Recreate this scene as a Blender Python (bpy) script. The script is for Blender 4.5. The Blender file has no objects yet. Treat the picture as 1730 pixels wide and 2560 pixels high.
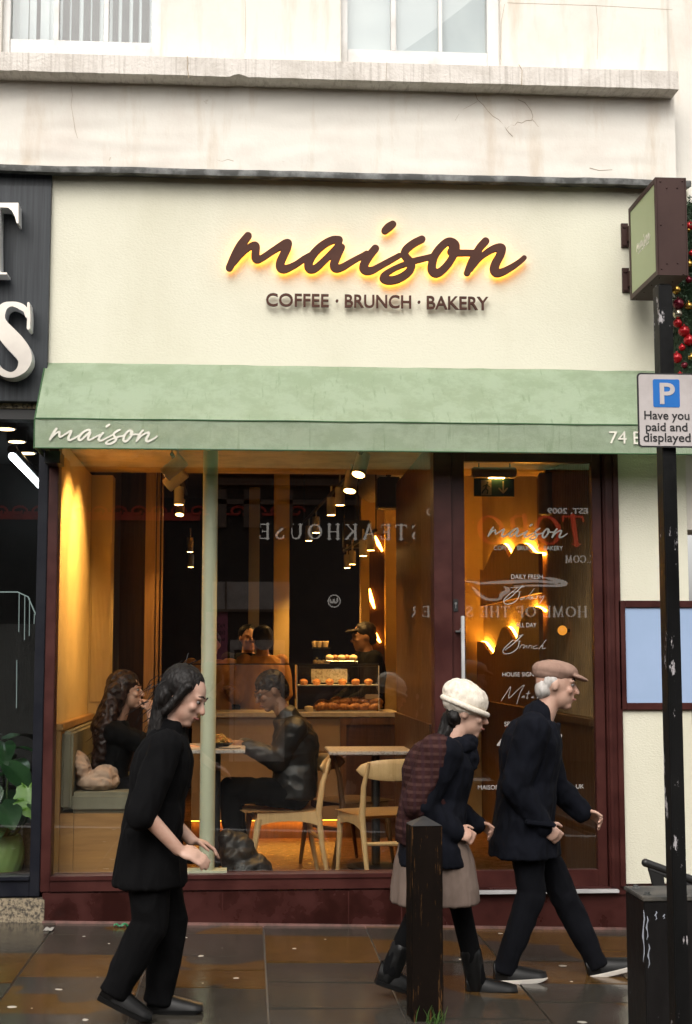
import bpy, bmesh, math, random
import numpy as np
from mathutils import Vector, Matrix, noise

# ------------------------------------------------------------------ camera, sky, sun, exposure
SC = bpy.context.scene
COL = SC.collection
CAM = Vector((0.0, -8.55, 1.6)); YAW = math.radians(3.9); PITCH = math.radians(5.94)
FPX = 50.0 / 36.0 * 2560.0
cd = bpy.data.cameras.new('camera'); cam = bpy.data.objects.new('camera', cd); COL.objects.link(cam)
cam.location = CAM; cam.rotation_euler = (math.pi / 2 + PITCH, 0, -YAW)
cd.sensor_fit = 'VERTICAL'; cd.sensor_height = 36.0; cd.lens = 50.0; cd.clip_end = 500
SC.camera = cam
SUN_EL, SUN_ROT = math.radians(46), math.radians(194)
w = bpy.data.worlds.new('World'); SC.world = w; w.use_nodes = True
wn = w.node_tree; bg = wn.nodes['Background']
sky = wn.nodes.new('ShaderNodeTexSky'); sky.sky_type = 'NISHITA'; sky.sun_disc = False
sky.sun_elevation = SUN_EL; sky.sun_rotation = SUN_ROT; sky.dust_density = 4.0; sky.air_density = 1.0
hs = wn.nodes.new('ShaderNodeHueSaturation'); hs.inputs['Saturation'].default_value = 0.10
wn.links.new(sky.outputs[0], hs.inputs['Color']); tint = wn.nodes.new('ShaderNodeMix'); tint.data_type = 'RGBA'; tint.blend_type = 'MULTIPLY'; tint.inputs[0].default_value = 1.0; tint.inputs[7].default_value = (1.0, .965, .93, 1)
wn.links.new(hs.outputs[0], tint.inputs[6]); wn.links.new(tint.outputs[2], bg.inputs['Color'])
bg.inputs['Strength'].default_value = 0.15
sd = bpy.data.lights.new('sun', 'SUN'); sd.energy = 1.0; sd.angle = math.radians(55); sd.color = (1.0, 0.95, 0.88)
sun = bpy.data.objects.new('sun', sd); COL.objects.link(sun)
sun.rotation_euler = (math.radians(44), 0, math.radians(-14))
SC.view_settings.view_transform = 'Standard'; SC.view_settings.look = 'None'
SC.view_settings.gamma = 1.0; SC.view_settings.exposure = 0.57
SC.render.engine = 'CYCLES'
SC.cycles.use_denoising = True
SC.cycles.max_bounces = 10; SC.cycles.transparent_max_bounces = 16; SC.cycles.diffuse_bounces = 4; SC.cycles.glossy_bounces = 4
SC.cycles.sample_clamp_indirect = 6.0
SC.cycles.caustics_reflective = False; SC.cycles.caustics_refractive = False

# ------------------------------------------------------------------ measuring: a photo pixel on a real plane
_F = Vector((math.sin(YAW) * math.cos(PITCH), math.cos(YAW) * math.cos(PITCH), math.sin(PITCH)))
_R = Vector((math.cos(YAW), -math.sin(YAW), 0)); _U = _R.cross(_F)
def ray(px, py): return _F + _R * ((px - 865) / FPX) - _U * ((py - 1280) / FPX)
def P(px, py, Y):
    d = ray(px, py); return CAM + d * ((Y - CAM.y) / d.y)
def PX(px, py, X):
    d = ray(px, py); return CAM + d * ((X - CAM.x) / d.x)
def PZ(px, py, Z):
    d = ray(px, py); return CAM + d * ((Z - CAM.z) / d.z)
def X(px, Y=0.0, py=1650): return P(px, py, Y).x
def Z(py, Y=0.0, px=800): return P(px, py, Y).z
R3 = random.Random(7)

# ------------------------------------------------------------------ helpers
def link(o): COL.objects.link(o); return o
def tag(o, label=None, cat=None, group=None, kind=None):
    if label: o['label'] = label
    if cat: o['category'] = cat
    if group: o['group'] = group
    if kind: o['kind'] = kind
    return o
def thing(name, label, cat, loc=(0, 0, 0), rz=0.0, group=None):
    o = link(bpy.data.objects.new(name, None)); o.location = loc; o.rotation_euler = (0, 0, rz); o.empty_display_size = 0.1
    return tag(o, label, cat, group)
def attach(o, parent, local=False):
    if parent is None: return o
    o.parent = parent
    if not local:
        m = parent.get('_w')
        base = Matrix.LocRotScale(parent.location, parent.rotation_euler, parent.scale)
        o.matrix_parent_inverse = base.inverted() if parent.type == 'EMPTY' else Matrix.Identity(4)
    return o
def copy_tree(o, parent=None):
    c = o.copy(); COL.objects.link(c)
    if parent is not None:
        pi = o.matrix_parent_inverse.copy(); c.parent = parent; c.matrix_parent_inverse = pi
    for ch in list(o.children): copy_tree(ch, c)
    return c

def frame_of(d):
    d = d.normalized(); a = Vector((0, 0, 1)) if abs(d.z) < 0.9 else Vector((1, 0, 0))
    s = d.cross(a).normalized(); return s, s.cross(d).normalized()
class MB:
    def __init__(s): s.bm = bmesh.new()
    def loft(s, rings, closed=True, cap=True):
        bm = s.bm; R = [[bm.verts.new(v) for v in r] for r in rings]; n = len(R[0])
        for a, b in zip(R, R[1:]):
            for i in range(n if closed else n - 1):
                j = (i + 1) % n; bm.faces.new((a[i], a[j], b[j], b[i]))
        if cap and closed:
            bm.faces.new(list(reversed(R[0]))); bm.faces.new(R[-1])
        return s
    def box(s, x0, x1, y0, y1, z0, z1, M=None):
        if x0 > x1: x0, x1 = x1, x0
        if y0 > y1: y0, y1 = y1, y0
        if z0 > z1: z0, z1 = z1, z0
        v = [Vector(p) for p in ((x0, y0, z0), (x1, y0, z0), (x1, y1, z0), (x0, y1, z0))]
        u = [Vector(p) for p in ((x0, y0, z1), (x1, y0, z1), (x1, y1, z1), (x0, y1, z1))]
        if M is not None: v = [M @ p for p in v]; u = [M @ p for p in u]
        return s.loft([v, u])
    def prism(s, pts, a0, a1, axis='y'):
        f = {'y': lambda p, a: (p[0], a, p[1]), 'x': lambda p, a: (a, p[0], p[1]), 'z': lambda p, a: (p[0], p[1], a)}[axis]
        return s.loft([[Vector(f(p, a0)) for p in pts], [Vector(f(p, a1)) for p in pts]])
    def tube(s, pts, r, n=10, M=None):
        pts = [Vector(p) for p in pts]
        if not hasattr(r, '__len__'): r = [r] * len(pts)
        rings = []; side = None
        for i, p in enumerate(pts):
            d = (pts[min(i + 1, len(pts) - 1)] - pts[max(i - 1, 0)])
            if d.length < 1e-9: d = Vector((0, 0, 1))
            d.normalize()
            if side is None: side, _ = frame_of(d)
            side = (side - d * side.dot(d)).normalized(); up = side.cross(d)
            ring = [p + (side * math.cos(2 * math.pi * k / n) + up * math.sin(2 * math.pi * k / n)) * r[i] for k in range(n)]
            rings.append([M @ q for q in ring] if M is not None else ring)
        return s.loft(rings)
    def lathe(s, prof, c=(0, 0, 0), n=24, M=None):
        c = Vector(c); rings = []
        for r, z in prof:
            ring = [Vector((r * math.cos(2 * math.pi * k / n), r * math.sin(2 * math.pi * k / n), z)) for k in range(n)]
            rings.append([(M @ q if M is not None else q) + c for q in ring])
        return s.loft(rings)
    def ell(s, c, r, M=None, u=18, v=11):
        if not hasattr(r, '__len__'): r = (r, r, r)
        rings = []
        for i in range(v + 1):
            t = math.pi * (0.02 + 0.96 * i / v)
            ring = [Vector((r[0] * math.sin(t) * math.cos(2 * math.pi * k / u), r[1] * math.sin(t) * math.sin(2 * math.pi * k / u), -r[2] * math.cos(t))) for k in range(u)]
            rings.append([(M @ q if M is not None else q) + Vector(c) for q in ring])
        return s.loft(rings)
    def cap(s, a, ra, b, rb, n=14):
        a = Vector(a); b = Vector(b); d = b - a; L = d.length
        if L < 1e-6: return s.ell(a, ra)
        d.normalize(); sd_, up = frame_of(d); rings = []
        for i in range(6):
            t = math.pi / 2 * (1 - (i + .15) / 6); rings.append((a - d * ra * math.sin(t), ra * math.cos(t)))
        for i in range(6):
            t = math.pi / 2 * ((i) / 6); rings.append((b + d * rb * math.sin(t), rb * math.cos(t)))
        t = math.pi / 2 * .97; rings.append((b + d * rb * math.sin(t), rb * math.cos(t)))
        return s.loft([[c + (sd_ * math.cos(2 * math.pi * k / n) + up * math.sin(2 * math.pi * k / n)) * r for k in range(n)] for c, r in rings])
    def grid(s, fn, nu, nv):
        R = [[s.bm.verts.new(fn(i / nu, j / nv)) for i in range(nu + 1)] for j in range(nv + 1)]
        for j in range(nv):
            for i in range(nu): s.bm.faces.new((R[j][i], R[j][i + 1], R[j + 1][i + 1], R[j + 1][i]))
        return s
    def mesh(s, name, bevel=0.0, seg=2, recalc=True):
        bm = s.bm
        if recalc: bmesh.ops.recalc_face_normals(bm, faces=bm.faces)
        if bevel > 0:
            ed = [e for e in bm.edges if len(e.link_faces) == 2 and e.calc_face_angle(0) > 0.6]
            bmesh.ops.bevel(bm, geom=ed, offset=bevel, segments=seg, affect='EDGES', clamp_overlap=True)
        me = bpy.data.meshes.new(name); bm.to_mesh(me); bm.free(); return me
    def build(s, name, m, parent=None, bevel=0.0, seg=2, smooth=35, local=False, recalc=True):
        me = s.mesh(name, bevel, seg, recalc)
        return finish(name, me, m, parent, smooth, local)
def finish(name, me, m, parent=None, smooth=35, local=False):
    if not me.materials: me.materials.append(m)
    else: me.materials[0] = m
    if smooth:
        me.polygons.foreach_set('use_smooth', [True] * len(me.polygons))
        me.set_sharp_from_angle(angle=math.radians(smooth))
    o = link(bpy.data.objects.new(name, me)); attach(o, parent, local); return o
def eval_mesh(o):
    bpy.context.view_layer.update()
    dg = bpy.context.evaluated_depsgraph_get()
    return bpy.data.meshes.new_from_object(o.evaluated_get(dg))
def blob(name, mb, m, voxel=0.01, smooth=4, parent=None, fold=0.0, fscale=9.0, local=False, stretch=(1, 1, .45)):
    """closed overlapping shapes -> one continuous surface"""
    me = mb.mesh(name); o = link(bpy.data.objects.new(name, me))
    r = o.modifiers.new('r', 'REMESH'); r.mode = 'VOXEL'; r.voxel_size = voxel
    if smooth:
        q = o.modifiers.new('s', 'SMOOTH'); q.factor = 0.5; q.iterations = smooth
    me2 = eval_mesh(o); bpy.data.objects.remove(o)
    if fold:
        me2.update(); st = Vector(stretch)
        nr = [v.normal.copy() for v in me2.vertices]
        for v, n in zip(me2.vertices, nr):
            c = v.co * fscale; c = Vector((c.x * st.x, c.y * st.y, c.z * st.z))
            k = noise.noise(c) + 0.5 * noise.noise(c * 2.3 + Vector((7, 3, 1)))
            v.co += n * (fold * (0.6 - 1.6 * abs(k)))
    return finish(name, me2, m, parent, 0 if False else 60, local)

# ---- outlines from strokes (pen paths with a radius) -> filled letters
def contours(fn, x0, y0, x1, y1, h):
    xs = np.arange(x0, x1 + h, h); ys = np.arange(y0, y1 + h, h)
    G = fn(*np.meshgrid(xs, ys)); seg = {}
    ny, nx = G.shape; S = G < 0
    def pt(i, j, k, l):
        a, b = G[j, i], G[l, k]; t = a / (a - b)
        return (xs[i] + t * (xs[k] - xs[i]), ys[j] + t * (ys[l] - ys[j]))
    cells = np.argwhere((S[:-1, :-1] ^ S[1:, 1:]) | (S[:-1, 1:] ^ S[1:, :-1]) | (S[:-1, :-1] ^ S[:-1, 1:]))
    pts = {}
    for j, i in cells:
        c = [(i, j), (i + 1, j), (i + 1, j + 1), (i, j + 1)]; ins = [bool(S[q[1], q[0]]) for q in c]
        ent = []; ext = []
        for k in range(4):
            a, b = c[k], c[(k + 1) % 4]
            if ins[k] != ins[(k + 1) % 4]:
                key = (a, b) if a < b else (b, a)
                pts[key] = pt(key[0][0], key[0][1], key[1][0], key[1][1])
                (ext if ins[k] else ent).append((k, key))
        for k, e in ext:
            if len(ent) == 1: seg[e] = ent[0][1]
            else: seg[e] = min(ent, key=lambda q: (k - q[0]) % 4)[1]
    loops = []
    while seg:
        s0, n = seg.popitem(); lp = [s0]
        while n != s0 and n in seg: lp.append(n); n = seg.pop(n)
        if len(lp) > 5: loops.append([pts[q] for q in lp])
    return loops
def smooth_path(p, k=6):
    if len(p) < 3: return p
    out = []
    q = [p[0]] + list(p) + [p[-1]]
    for a, b, c, d in zip(q, q[1:], q[2:], q[3:]):
        for i in range(k):
            t = i / k
            out.append(tuple(0.5 * (2 * b[m] + (c[m] - a[m]) * t + (2 * a[m] - 5 * b[m] + 4 * c[m] - d[m]) * t * t + (3 * b[m] - a[m] - 3 * c[m] + d[m]) * t ** 3) for m in range(3)))
    out.append(p[-1]); return out
def stroke_loops(strokes, h, grow=0.0, curved=True):
    segs = []
    for st in strokes:
        st = smooth_path(st) if curved and len(st) > 2 else st
        if len(st) == 1: st = st * 2
        segs += list(zip(st, st[1:]))
    A = np.array(segs, float)
    m = A[:, :, 2].max() + abs(grow) + 2 * h
    def fn(GX, GY):
        D = np.full(GX.shape, 1e9)
        for (ax, ay, ar), (bx, by, br) in A:
            dx, dy = bx - ax, by - ay; L = dx * dx + dy * dy + 1e-12
            t = np.clip(((GX - ax) * dx + (GY - ay) * dy) / L, 0, 1)
            D = np.minimum(D, np.hypot(GX - ax - t * dx, GY - ay - t * dy) - (ar + t * (br - ar)))
        return D - grow
    return contours(fn, A[:, :, 0].min() - m, A[:, :, 1].min() - m, A[:, :, 0].max() + m, A[:, :, 1].max() + m, h)
def fill(loops, depth, bevel=0.0):
    cu = bpy.data.curves.new('letters', 'CURVE'); cu.dimensions = '2D'; cu.fill_mode = 'BOTH'
    cu.extrude = depth / 2; cu.bevel_depth = bevel; cu.bevel_resolution = 1
    for lp in loops:
        sp = cu.splines.new('POLY'); sp.points.add(len(lp) - 1); sp.use_cyclic_u = True
        sp.points.foreach_set('co', [c for p in lp for c in (p[0], p[1], 0, 1)])
    o = link(bpy.data.objects.new('letters', cu)); me = eval_mesh(o); bpy.data.objects.remove(o); bpy.data.curves.remove(cu)
    return me
FRONT = Matrix(((1, 0, 0, 0), (0, 0, -1, 0), (0, 1, 0, 0), (0, 0, 0, 1)))        # letters that face the street
BACK = Matrix(((-1, 0, 0, 0), (0, 0, 1, 0), (0, 1, 0, 0), (0, 0, 0, 1)))         # letters that face the cafe
LEFT = Matrix(((0, 0, -1, 0), (-1, 0, 0, 0), (0, 1, 0, 0), (0, 0, 0, 1)))        # letters that face left
def font_mesh(body, depth=0.0, bold=0.0, shear=0.0):
    cu = bpy.data.curves.new('text', 'FONT'); cu.body = body; cu.extrude = depth / 2; cu.offset = bold; cu.shear = shear
    cu.resolution_u = 4
    o = link(bpy.data.objects.new('text', cu)); me = eval_mesh(o); bpy.data.objects.remove(o); bpy.data.curves.remove(cu)
    return me
def bounds2(me):
    c = np.array([v.co[:] for v in me.vertices]); return c.min(0), c.max(0)
def fit(me, w_, h_, depth=None):
    lo, hi = bounds2(me); sx = w_ / (hi[0] - lo[0]); sy = h_ / (hi[1] - lo[1])
    for v in me.vertices:
        v.co.x = (v.co.x - lo[0]) * sx; v.co.y = (v.co.y - lo[1]) * sy
    return me
def lettering(name, me, M, m, parent=None, loc=(0, 0, 0), local=False):
    me.transform(Matrix.Translation(loc) @ M); return finish(name, me, m, parent, 40, local)
def text_px(name, body, px0, px1, py0, py1, Y, m, parent, depth=0.002, bold=0.0, shear=0.0):
    """text filling a box measured on the plane at depth Y (py0 top, py1 bottom)"""
    a = P(px0, py1, Y); b = P(px1, py0, Y)
    me = fit(font_mesh(body, depth, bold, shear), P(px1, py1, Y).x - a.x, P(px0, py0, Y).z - a.z)
    sl = (P(px1, py1, Y).z - a.z) / (b.x - a.x)
    return lettering(name, me, FRONT, m, parent, a)

# ------------------------------------------------------------------ materials
class NT:
    def __init__(s, name):
        s.m = bpy.data.materials.new(name); s.m.use_nodes = True; s.t = s.m.node_tree; s.p = s.t.nodes['Principled BSDF']
    def n(s, typ, **kw):
        q = s.t.nodes.new(typ)
        for k, v in kw.items():
            if k in q.inputs: q.inputs[k].default_value = v
            else: setattr(q, k, v)
        return q
    def l(s, a, b): s.t.links.new(a, b)
    def coord(s, stretch=(1, 1, 1)):
        c = s.n('ShaderNodeTexCoord'); mp = s.n('ShaderNodeMapping'); mp.inputs['Scale'].default_value = stretch
        s.l(c.outputs['Object'], mp.inputs['Vector']); return mp.outputs[0]
    def noise(s, scale, stretch=(1, 1, 1), detail=5, rough=.6, dist=0.0):
        q = s.n('ShaderNodeTexNoise', Scale=scale, Detail=detail, Roughness=rough, Distortion=dist); s.l(s.coord(stretch), q.inputs['Vector']); return q.outputs['Fac']
    def ramp(s, fac, a, b, va=0.0, vb=1.0):
        q = s.n('ShaderNodeMapRange'); q.inputs[1].default_value = a; q.inputs[2].default_value = b; q.inputs[3].default_value = va; q.inputs[4].default_value = vb
        s.l(fac, q.inputs[0]); return q.outputs[0]
    def mix(s, fac, a, b):
        q = s.n('ShaderNodeMix', data_type='RGBA')
        for v, i in ((a, 6), (b, 7)):
            if hasattr(v, 'links'): s.l(v, q.inputs[i])
            else: q.inputs[i].default_value = (*v, 1)
        if hasattr(fac, 'links'): s.l(fac, q.inputs[0])
        else: q.inputs[0].default_value = fac
        return q.outputs[2]
    def math(s, op, a, b=0.5):
        q = s.n('ShaderNodeMath', operation=op)
        for v, i in ((a, 0), (b, 1)):
            if hasattr(v, 'links'): s.l(v, q.inputs[i])
            else: q.inputs[i].default_value = v
        return q.outputs[0]
    def bump(s, h, strength, dist=0.01):
        q = s.n('ShaderNodeBump', Strength=strength, Distance=dist); s.l(h, q.inputs['Height']); s.l(q.outputs[0], s.p.inputs['Normal'])
    def set(s, **kw):
        for k, v in kw.items():
            i = s.p.inputs[k.replace('_', ' ')]
            if hasattr(v, 'links'): s.l(v, i)
            else: i.default_value = (*v, 1) if isinstance(v, tuple) and len(v) == 3 and i.type == 'RGBA' else v
        return s.m
def mat(name, col, rough=.5, metal=0., col2=None, scale=6., cut=(.42, .62), bump=0., bscale=60., stretch=(1, 1, 1), rough2=None, spec=.5, bdist=.004):
    t = NT(name); f = None
    if col2 is None: col2 = tuple(c * .78 for c in col)
    f = t.ramp(t.noise(scale, stretch), *cut); c = t.mix(f, col, col2)
    t.set(Base_Color=c, Metallic=metal, Roughness=rough if rough2 is None else t.ramp(f, 0, 1, rough, rough2))
    t.p.inputs['Specular IOR Level'].default_value = spec
    if bump: t.bump(t.noise(bscale, stretch, 4), bump, bdist)
    return t.m
def emit(name, col, k):
    t = NT(name); t.set(Base_Color=(0.02, 0.02, 0.02)); t.p.inputs['Emission Color'].default_value = (*col, 1); t.p.inputs['Emission Strength'].default_value = k; return t.m
def wood(name, a, b, scale=1.0, axis=2, rough=.42, spec=.4):
    t = NT(name); st = [14 * scale] * 3; st[axis] = 0.9 * scale
    n1 = t.noise(1.6, tuple(st), 6, .65, 1.2); n2 = t.noise(9, tuple(st), 3)
    t.set(Base_Color=t.mix(t.ramp(n1, .3, .7), a, b), Roughness=t.ramp(n2, .3, .7, rough - .08, rough + .12)); t.p.inputs['Specular IOR Level'].default_value = spec
    t.bump(n1, .12, .002); return t.m
def fabric(name, a, b=None, bscale=420, fold=14, rough=.9):
    t = NT(name); b = b or tuple(c * .6 for c in a)
    n = t.noise(fold, (1, 1, .5), 5); t.set(Base_Color=t.mix(t.ramp(n, .35, .7), a, b), Roughness=rough); t.p.inputs['Specular IOR Level'].default_value = .12
    t.bump(t.noise(bscale, (1, 1, 1), 2), .25, .002); return t.m

def mk_stucco():
    t = NT('white painted stucco')
    big = t.noise(1.3, (1, 1, 1), 7, .65); st = t.noise(2.6, (2.2, 1, .35), 6, .65); fine = t.noise(38, (1, 1, .6), 5, .7)
    c = t.mix(t.ramp(st, .52, .80), (.745, .715, .65), (.58, .48, .365))
    c = t.mix(t.ramp(big, .50, .72, 0, .8), c, (.64, .575, .51))
    c = t.mix(t.ramp(t.noise(5.5, (1, 1, 1.6), 8, .75), .66, .74, 0, .65), c, (.42, .33, .24))
    t.set(Base_Color=c, Roughness=.85); t.p.inputs['Specular IOR Level'].default_value = .2
    t.bump(t.math('ADD', t.math('MULTIPLY', big, 2.0), t.math('MULTIPLY', fine, .35)), .35, .012); return t.m
def mk_stone_band():
    t = NT('stained stone course')
    st = t.noise(7, (5.5, 1, .22), 6, .7); blot = t.noise(3.2, (1, 1, 1), 7, .7); fine = t.noise(60, (1, 1, 1), 4)
    c = t.mix(t.ramp(st, .5, .72, 0, .6), (.70, .66, .61), (.24, .205, .17))
    c = t.mix(t.ramp(blot, .48, .66, 0, .6), c, (.45, .41, .36))
    c = t.mix(t.ramp(t.noise(22, (1, 1, 1), 6, .7), .7, .78), c, (.09, .10, .03))
    t.set(Base_Color=c, Roughness=.9); t.p.inputs['Specular IOR Level'].default_value = .2
    t.bump(t.math('ADD', fine, t.math('MULTIPLY', blot, 2)), .5, .01); return t.m
def mk_render():
    t = NT('cream textured render'); n = t.noise(75, (1, 1, 1.5), 6, .6); b = t.noise(1.2, (1, 1, .4), 6)
    c = t.mix(t.ramp(b, .45, .75), (.70, .685, .56), (.62, .60, .47)); c = t.mix(t.ramp(t.noise(90, (1, 1, 1), 3), .74, .8, 0, .5), c, (.3, .27, .2))
    t.set(Base_Color=c, Roughness=.8); t.p.inputs['Specular IOR Level'].default_value = .25; t.bump(n, .55, .006); return t.m
def mk_awning():
    t = NT('wet green canvas'); n = t.noise(5.0, (1, 1, 1.3), 10, .74); sp = t.noise(120, (1, 1, 1), 3, .7); dr = t.noise(9, (3.5, 1, .3), 5, .6)
    c = t.mix(t.ramp(n, .44, .56), (.52, .63, .46), (.44, .55, .375))
    c = t.mix(t.ramp(dr, .6, .7, 0, .55), c, (.30, .42, .235)); c = t.mix(t.ramp(sp, .62, .72, 0, .5), c, (.62, .70, .55))  # second mix paints a sparkle of pale specks into the weave
    t.set(Base_Color=c, Roughness=t.ramp(n, .44, .56, .75, .42)); t.bump(t.math('ADD', t.noise(500, (1, 1, 1), 2), t.math('MULTIPLY', n, 6)), .25, .004); return t.m
def mk_pave():
    t = NT('wet sandstone flags')
    at_ = t.n('ShaderNodeAttribute', attribute_name='tone'); tone = at_.outputs['Fac']
    patch = t.n('ShaderNodeTexNoise', Scale=.85, Detail=1.2, Roughness=.35, Distortion=.9)
    co = t.n('ShaderNodeTexCoord'); off = t.n('ShaderNodeVectorMath', operation='MULTIPLY_ADD')
    cx = t.n('ShaderNodeCombineXYZ'); t.l(tone, cx.inputs[0]); t.l(tone, cx.inputs[1]); t.l(tone, cx.inputs[2])
    t.l(cx.outputs[0], off.inputs[0]); off.inputs[1].default_value = (37, 53, 11); t.l(co.outputs['Object'], off.inputs[2]); t.l(off.outputs[0], patch.inputs['Vector'])
    pf = t.ramp(patch.outputs['Fac'], .552, .559)
    wv = t.noise(5, (1.2, 7, 1), 5, .6, 1.5); gr = t.noise(13, (1, 1, 1), 7, .7); fine = t.noise(120, (1, 1, 1), 4, .7)
    gray = t.mix(gr, (.072, .064, .053), (.034, .030, .025)); gray = t.mix(t.ramp(tone, 0, 1, 0, .6), gray, (.034, .032, .024))
    och = t.mix(t.ramp(wv, .35, .68), (.125, .066, .019), (.058, .033, .012))
    pf = t.math('MAXIMUM', pf, t.math('GREATER_THAN', tone, .86)); c = t.mix(pf, gray, och)
    vo = t.n('ShaderNodeTexVoronoi', Scale=6.0, Randomness=1.0); wob = t.n('ShaderNodeVectorMath', operation='ADD'); nz = t.n('ShaderNodeTexNoise', Scale=22.0, Detail=2.0)
    t.l(co.outputs['Object'], nz.inputs['Vector']); sc_ = t.n('ShaderNodeVectorMath', operation='SCALE'); sc_.inputs['Scale'].default_value = .03; t.l(nz.outputs['Color'], sc_.inputs[0])
    t.l(co.outputs['Object'], wob.inputs[0]); t.l(sc_.outputs[0], wob.inputs[1]); t.l(wob.outputs[0], vo.inputs['Vector'])
    sx = t.n('ShaderNodeSeparateColor'); t.l(vo.outputs['Color'], sx.inputs[0])
    rad = t.ramp(sx.outputs[0], .15, 1, .0, .135)
    gum = t.math('MULTIPLY', t.math('LESS_THAN', vo.outputs['Distance'], rad), t.math('GREATER_THAN', sx.outputs[1], .35))
    c = t.mix(t.math('MULTIPLY', gum, .95), c, (.50, .47, .41))
    wet = t.ramp(t.noise(2.2, (1, 1, 1), 5, .6), .30, .55)
    r = t.math('ADD', t.ramp(wet, 0, 1, .20, .06), t.math('MULTIPLY', gum, .3))
    t.set(Base_Color=c, Roughness=r); t.p.inputs['Specular IOR Level'].default_value = .36
    t.bump(t.math('ADD', t.math('MULTIPLY', fine, t.ramp(wet, 0, 1, .6, .2)), t.math('MULTIPLY', gr, 1.0)), .16, .006); return t.m
def mk_glass(k=1.0):
    t = NT('window glass'); t.t.nodes.remove(t.p)
    tr = t.n('ShaderNodeBsdfTransparent'); gl = t.n('ShaderNodeBsdfGlossy', Roughness=0.0); fr = t.n('ShaderNodeFresnel', IOR=1.5); mx = t.n('ShaderNodeMixShader')
    gl.inputs['Color'].default_value = (1, 1, 1, 1); tr.inputs['Color'].default_value = (.97, .98, .97, 1)
    geo = t.n('ShaderNodeNewGeometry'); f = t.math('MULTIPLY', fr.outputs[0], t.ramp(geo.outputs['Backfacing'], 0, 1, 3.9 * k, 0))
    t.l(f, mx.inputs[0]); t.l(tr.outputs[0], mx.inputs[1]); t.l(gl.outputs[0], mx.inputs[2]); t.l(mx.outputs[0], t.t.nodes['Material Output'].inputs[0]); return t.m
def mk_chipped(name, base, chip, cut=.66, rough=.3, spec=.22, stretch=(2.5, 2.5, .8)):
    t = NT(name); t.p.inputs['Specular IOR Level'].default_value = spec; n = t.noise(7, stretch, 9, .75); g = t.noise(3, (1, 1, .3), 6, .7)
    f = t.ramp(n, cut, cut + .015); c = t.mix(f, t.mix(t.ramp(g, .4, .7), base, tuple(q * 1.9 for q in base)), chip)
    t.set(Base_Color=c, Roughness=t.ramp(g, .3, .7, rough, rough + .25)); t.bump(t.math('SUBTRACT', t.noise(30, (1, 1, 1), 4), t.math('MULTIPLY', f, 1.2)), .3, .004); return t.m

M = {}
M['stucco'] = mk_stucco(); M['band'] = mk_stone_band(); M['render'] = mk_render(); M['awning'] = mk_awning(); M['pave'] = mk_pave(); M['glass'] = mk_glass()
M['glassup'] = mk_glass(.45)
M['lead'] = mat('weathered lead', (.045, .046, .043), .6, .2, (.20, .205, .20), 9, (.45, .7), .6, 25)
M['ribwall'] = mat('dark ribbed panel', (.26, .145, .045), .6)
M['whitewood'] = mat('old white paint', (.70, .69, .67), .5, 0, (.55, .53, .50), 4, (.5, .7), .2, 40)
M['blind'] = mat('white blind', (.50, .55, .57), .8, 0, (.42, .47, .50), 2, (.4, .6), .1, 8)
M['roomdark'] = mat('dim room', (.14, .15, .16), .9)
M['maroon'] = mat('maroon paint', (.058, .015, .012), .42, 0, (.036, .010, .009), 5, (.4, .65), .15, 30, rough2=.3, spec=.3)
M['maroonwet'] = mat('wet maroon tiles', (.050, .014, .012), .34, 0, (.022, .006, .005), 3.5, (.42, .6), .12, 14, rough2=.2, spec=.35)
M['navy'] = mat('navy paint', (.007, .008, .013), .4, 0, (.012, .013, .018), 5, (.4, .6), .15, 30, spec=.2)
M['slate'] = mat('brushed dark fascia', (.017, .021, .026), .42, 0, (.036, .042, .048), 7, (.35, .7), .2, 30, (9, 1, .25), spec=.3)
M['brown'] = mat('brown sign paint', (.082, .034, .023), .55, 0, (.068, .028, .019), 4, spec=.15)
M['brownmetal'] = mat('brown powder coat', (.052, .027, .023), .5, 0, (.042, .021, .018), 3, bump=.1, bscale=200, spec=.2)
M['champagne'] = mat('champagne metal', (.50, .47, .42), .28, .85, (.43, .40, .36), 3, bump=.05, bscale=20)
M['whiteacrylic'] = mat('white acrylic', (.74, .75, .77), .4, 0, (.66, .67, .70), 3)
M['greenpanel'] = mat('green sign panel', (.35, .41, .235), .5, 0, (.33, .39, .22), 2)
M['creamtext'] = mat('cream lettering', (.76, .74, .64), .7)
M['decal'] = mat('white window vinyl', (.42, .40, .38), .7)
M['decalgrey'] = mat('grey window vinyl', (.30, .30, .27), .7)
M['haloled'] = emit('warm sign led', (1.0, .38, .045), 9.0)
M['lampwarm'] = emit('warm lamp face', (1.0, .52, .14), 26.0)
M['wavewarm'] = emit('warm led strip', (1.0, .40, .045), 32.0)
M['tubewhite'] = emit('white tube lamp', (.85, .95, 1.0), 9.0)
M['downlight'] = emit('warm downlight', (1.0, .70, .35), 5.0)
M['kickled'] = emit('amber kick strip', (1.0, .42, .04), 5.0)
M['spotbody'] = mat('off white metal', (.50, .47, .40), .45)
M['blackmetal'] = mat('black metal', (.012, .012, .012), .45)
M['plasterY'] = mat('yellow plaster', (.62, .47, .22), .85, 0, (.54, .405, .185), 2)
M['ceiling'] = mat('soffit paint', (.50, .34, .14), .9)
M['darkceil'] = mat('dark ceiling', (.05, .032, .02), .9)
M['darkwall'] = mat('dark brown wall', (.030, .016, .010), .8, 0, (.02, .010, .007), 3)
M['darkwood'] = wood('dark timber', (.075, .030, .012), (.030, .012, .006))
M['walnut'] = wood('walnut boards', (.135, .062, .022), (.065, .028, .010))
M['oak'] = wood('oak', (.44, .25, .09), (.31, .165, .055))
M['wavepanel'] = wood('amber panel', (.30, .15, .045), (.20, .09, .025))
M['oakx'] = wood('oak panel', (.36, .19, .065), (.27, .135, .045), 1.0, 0)
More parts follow.
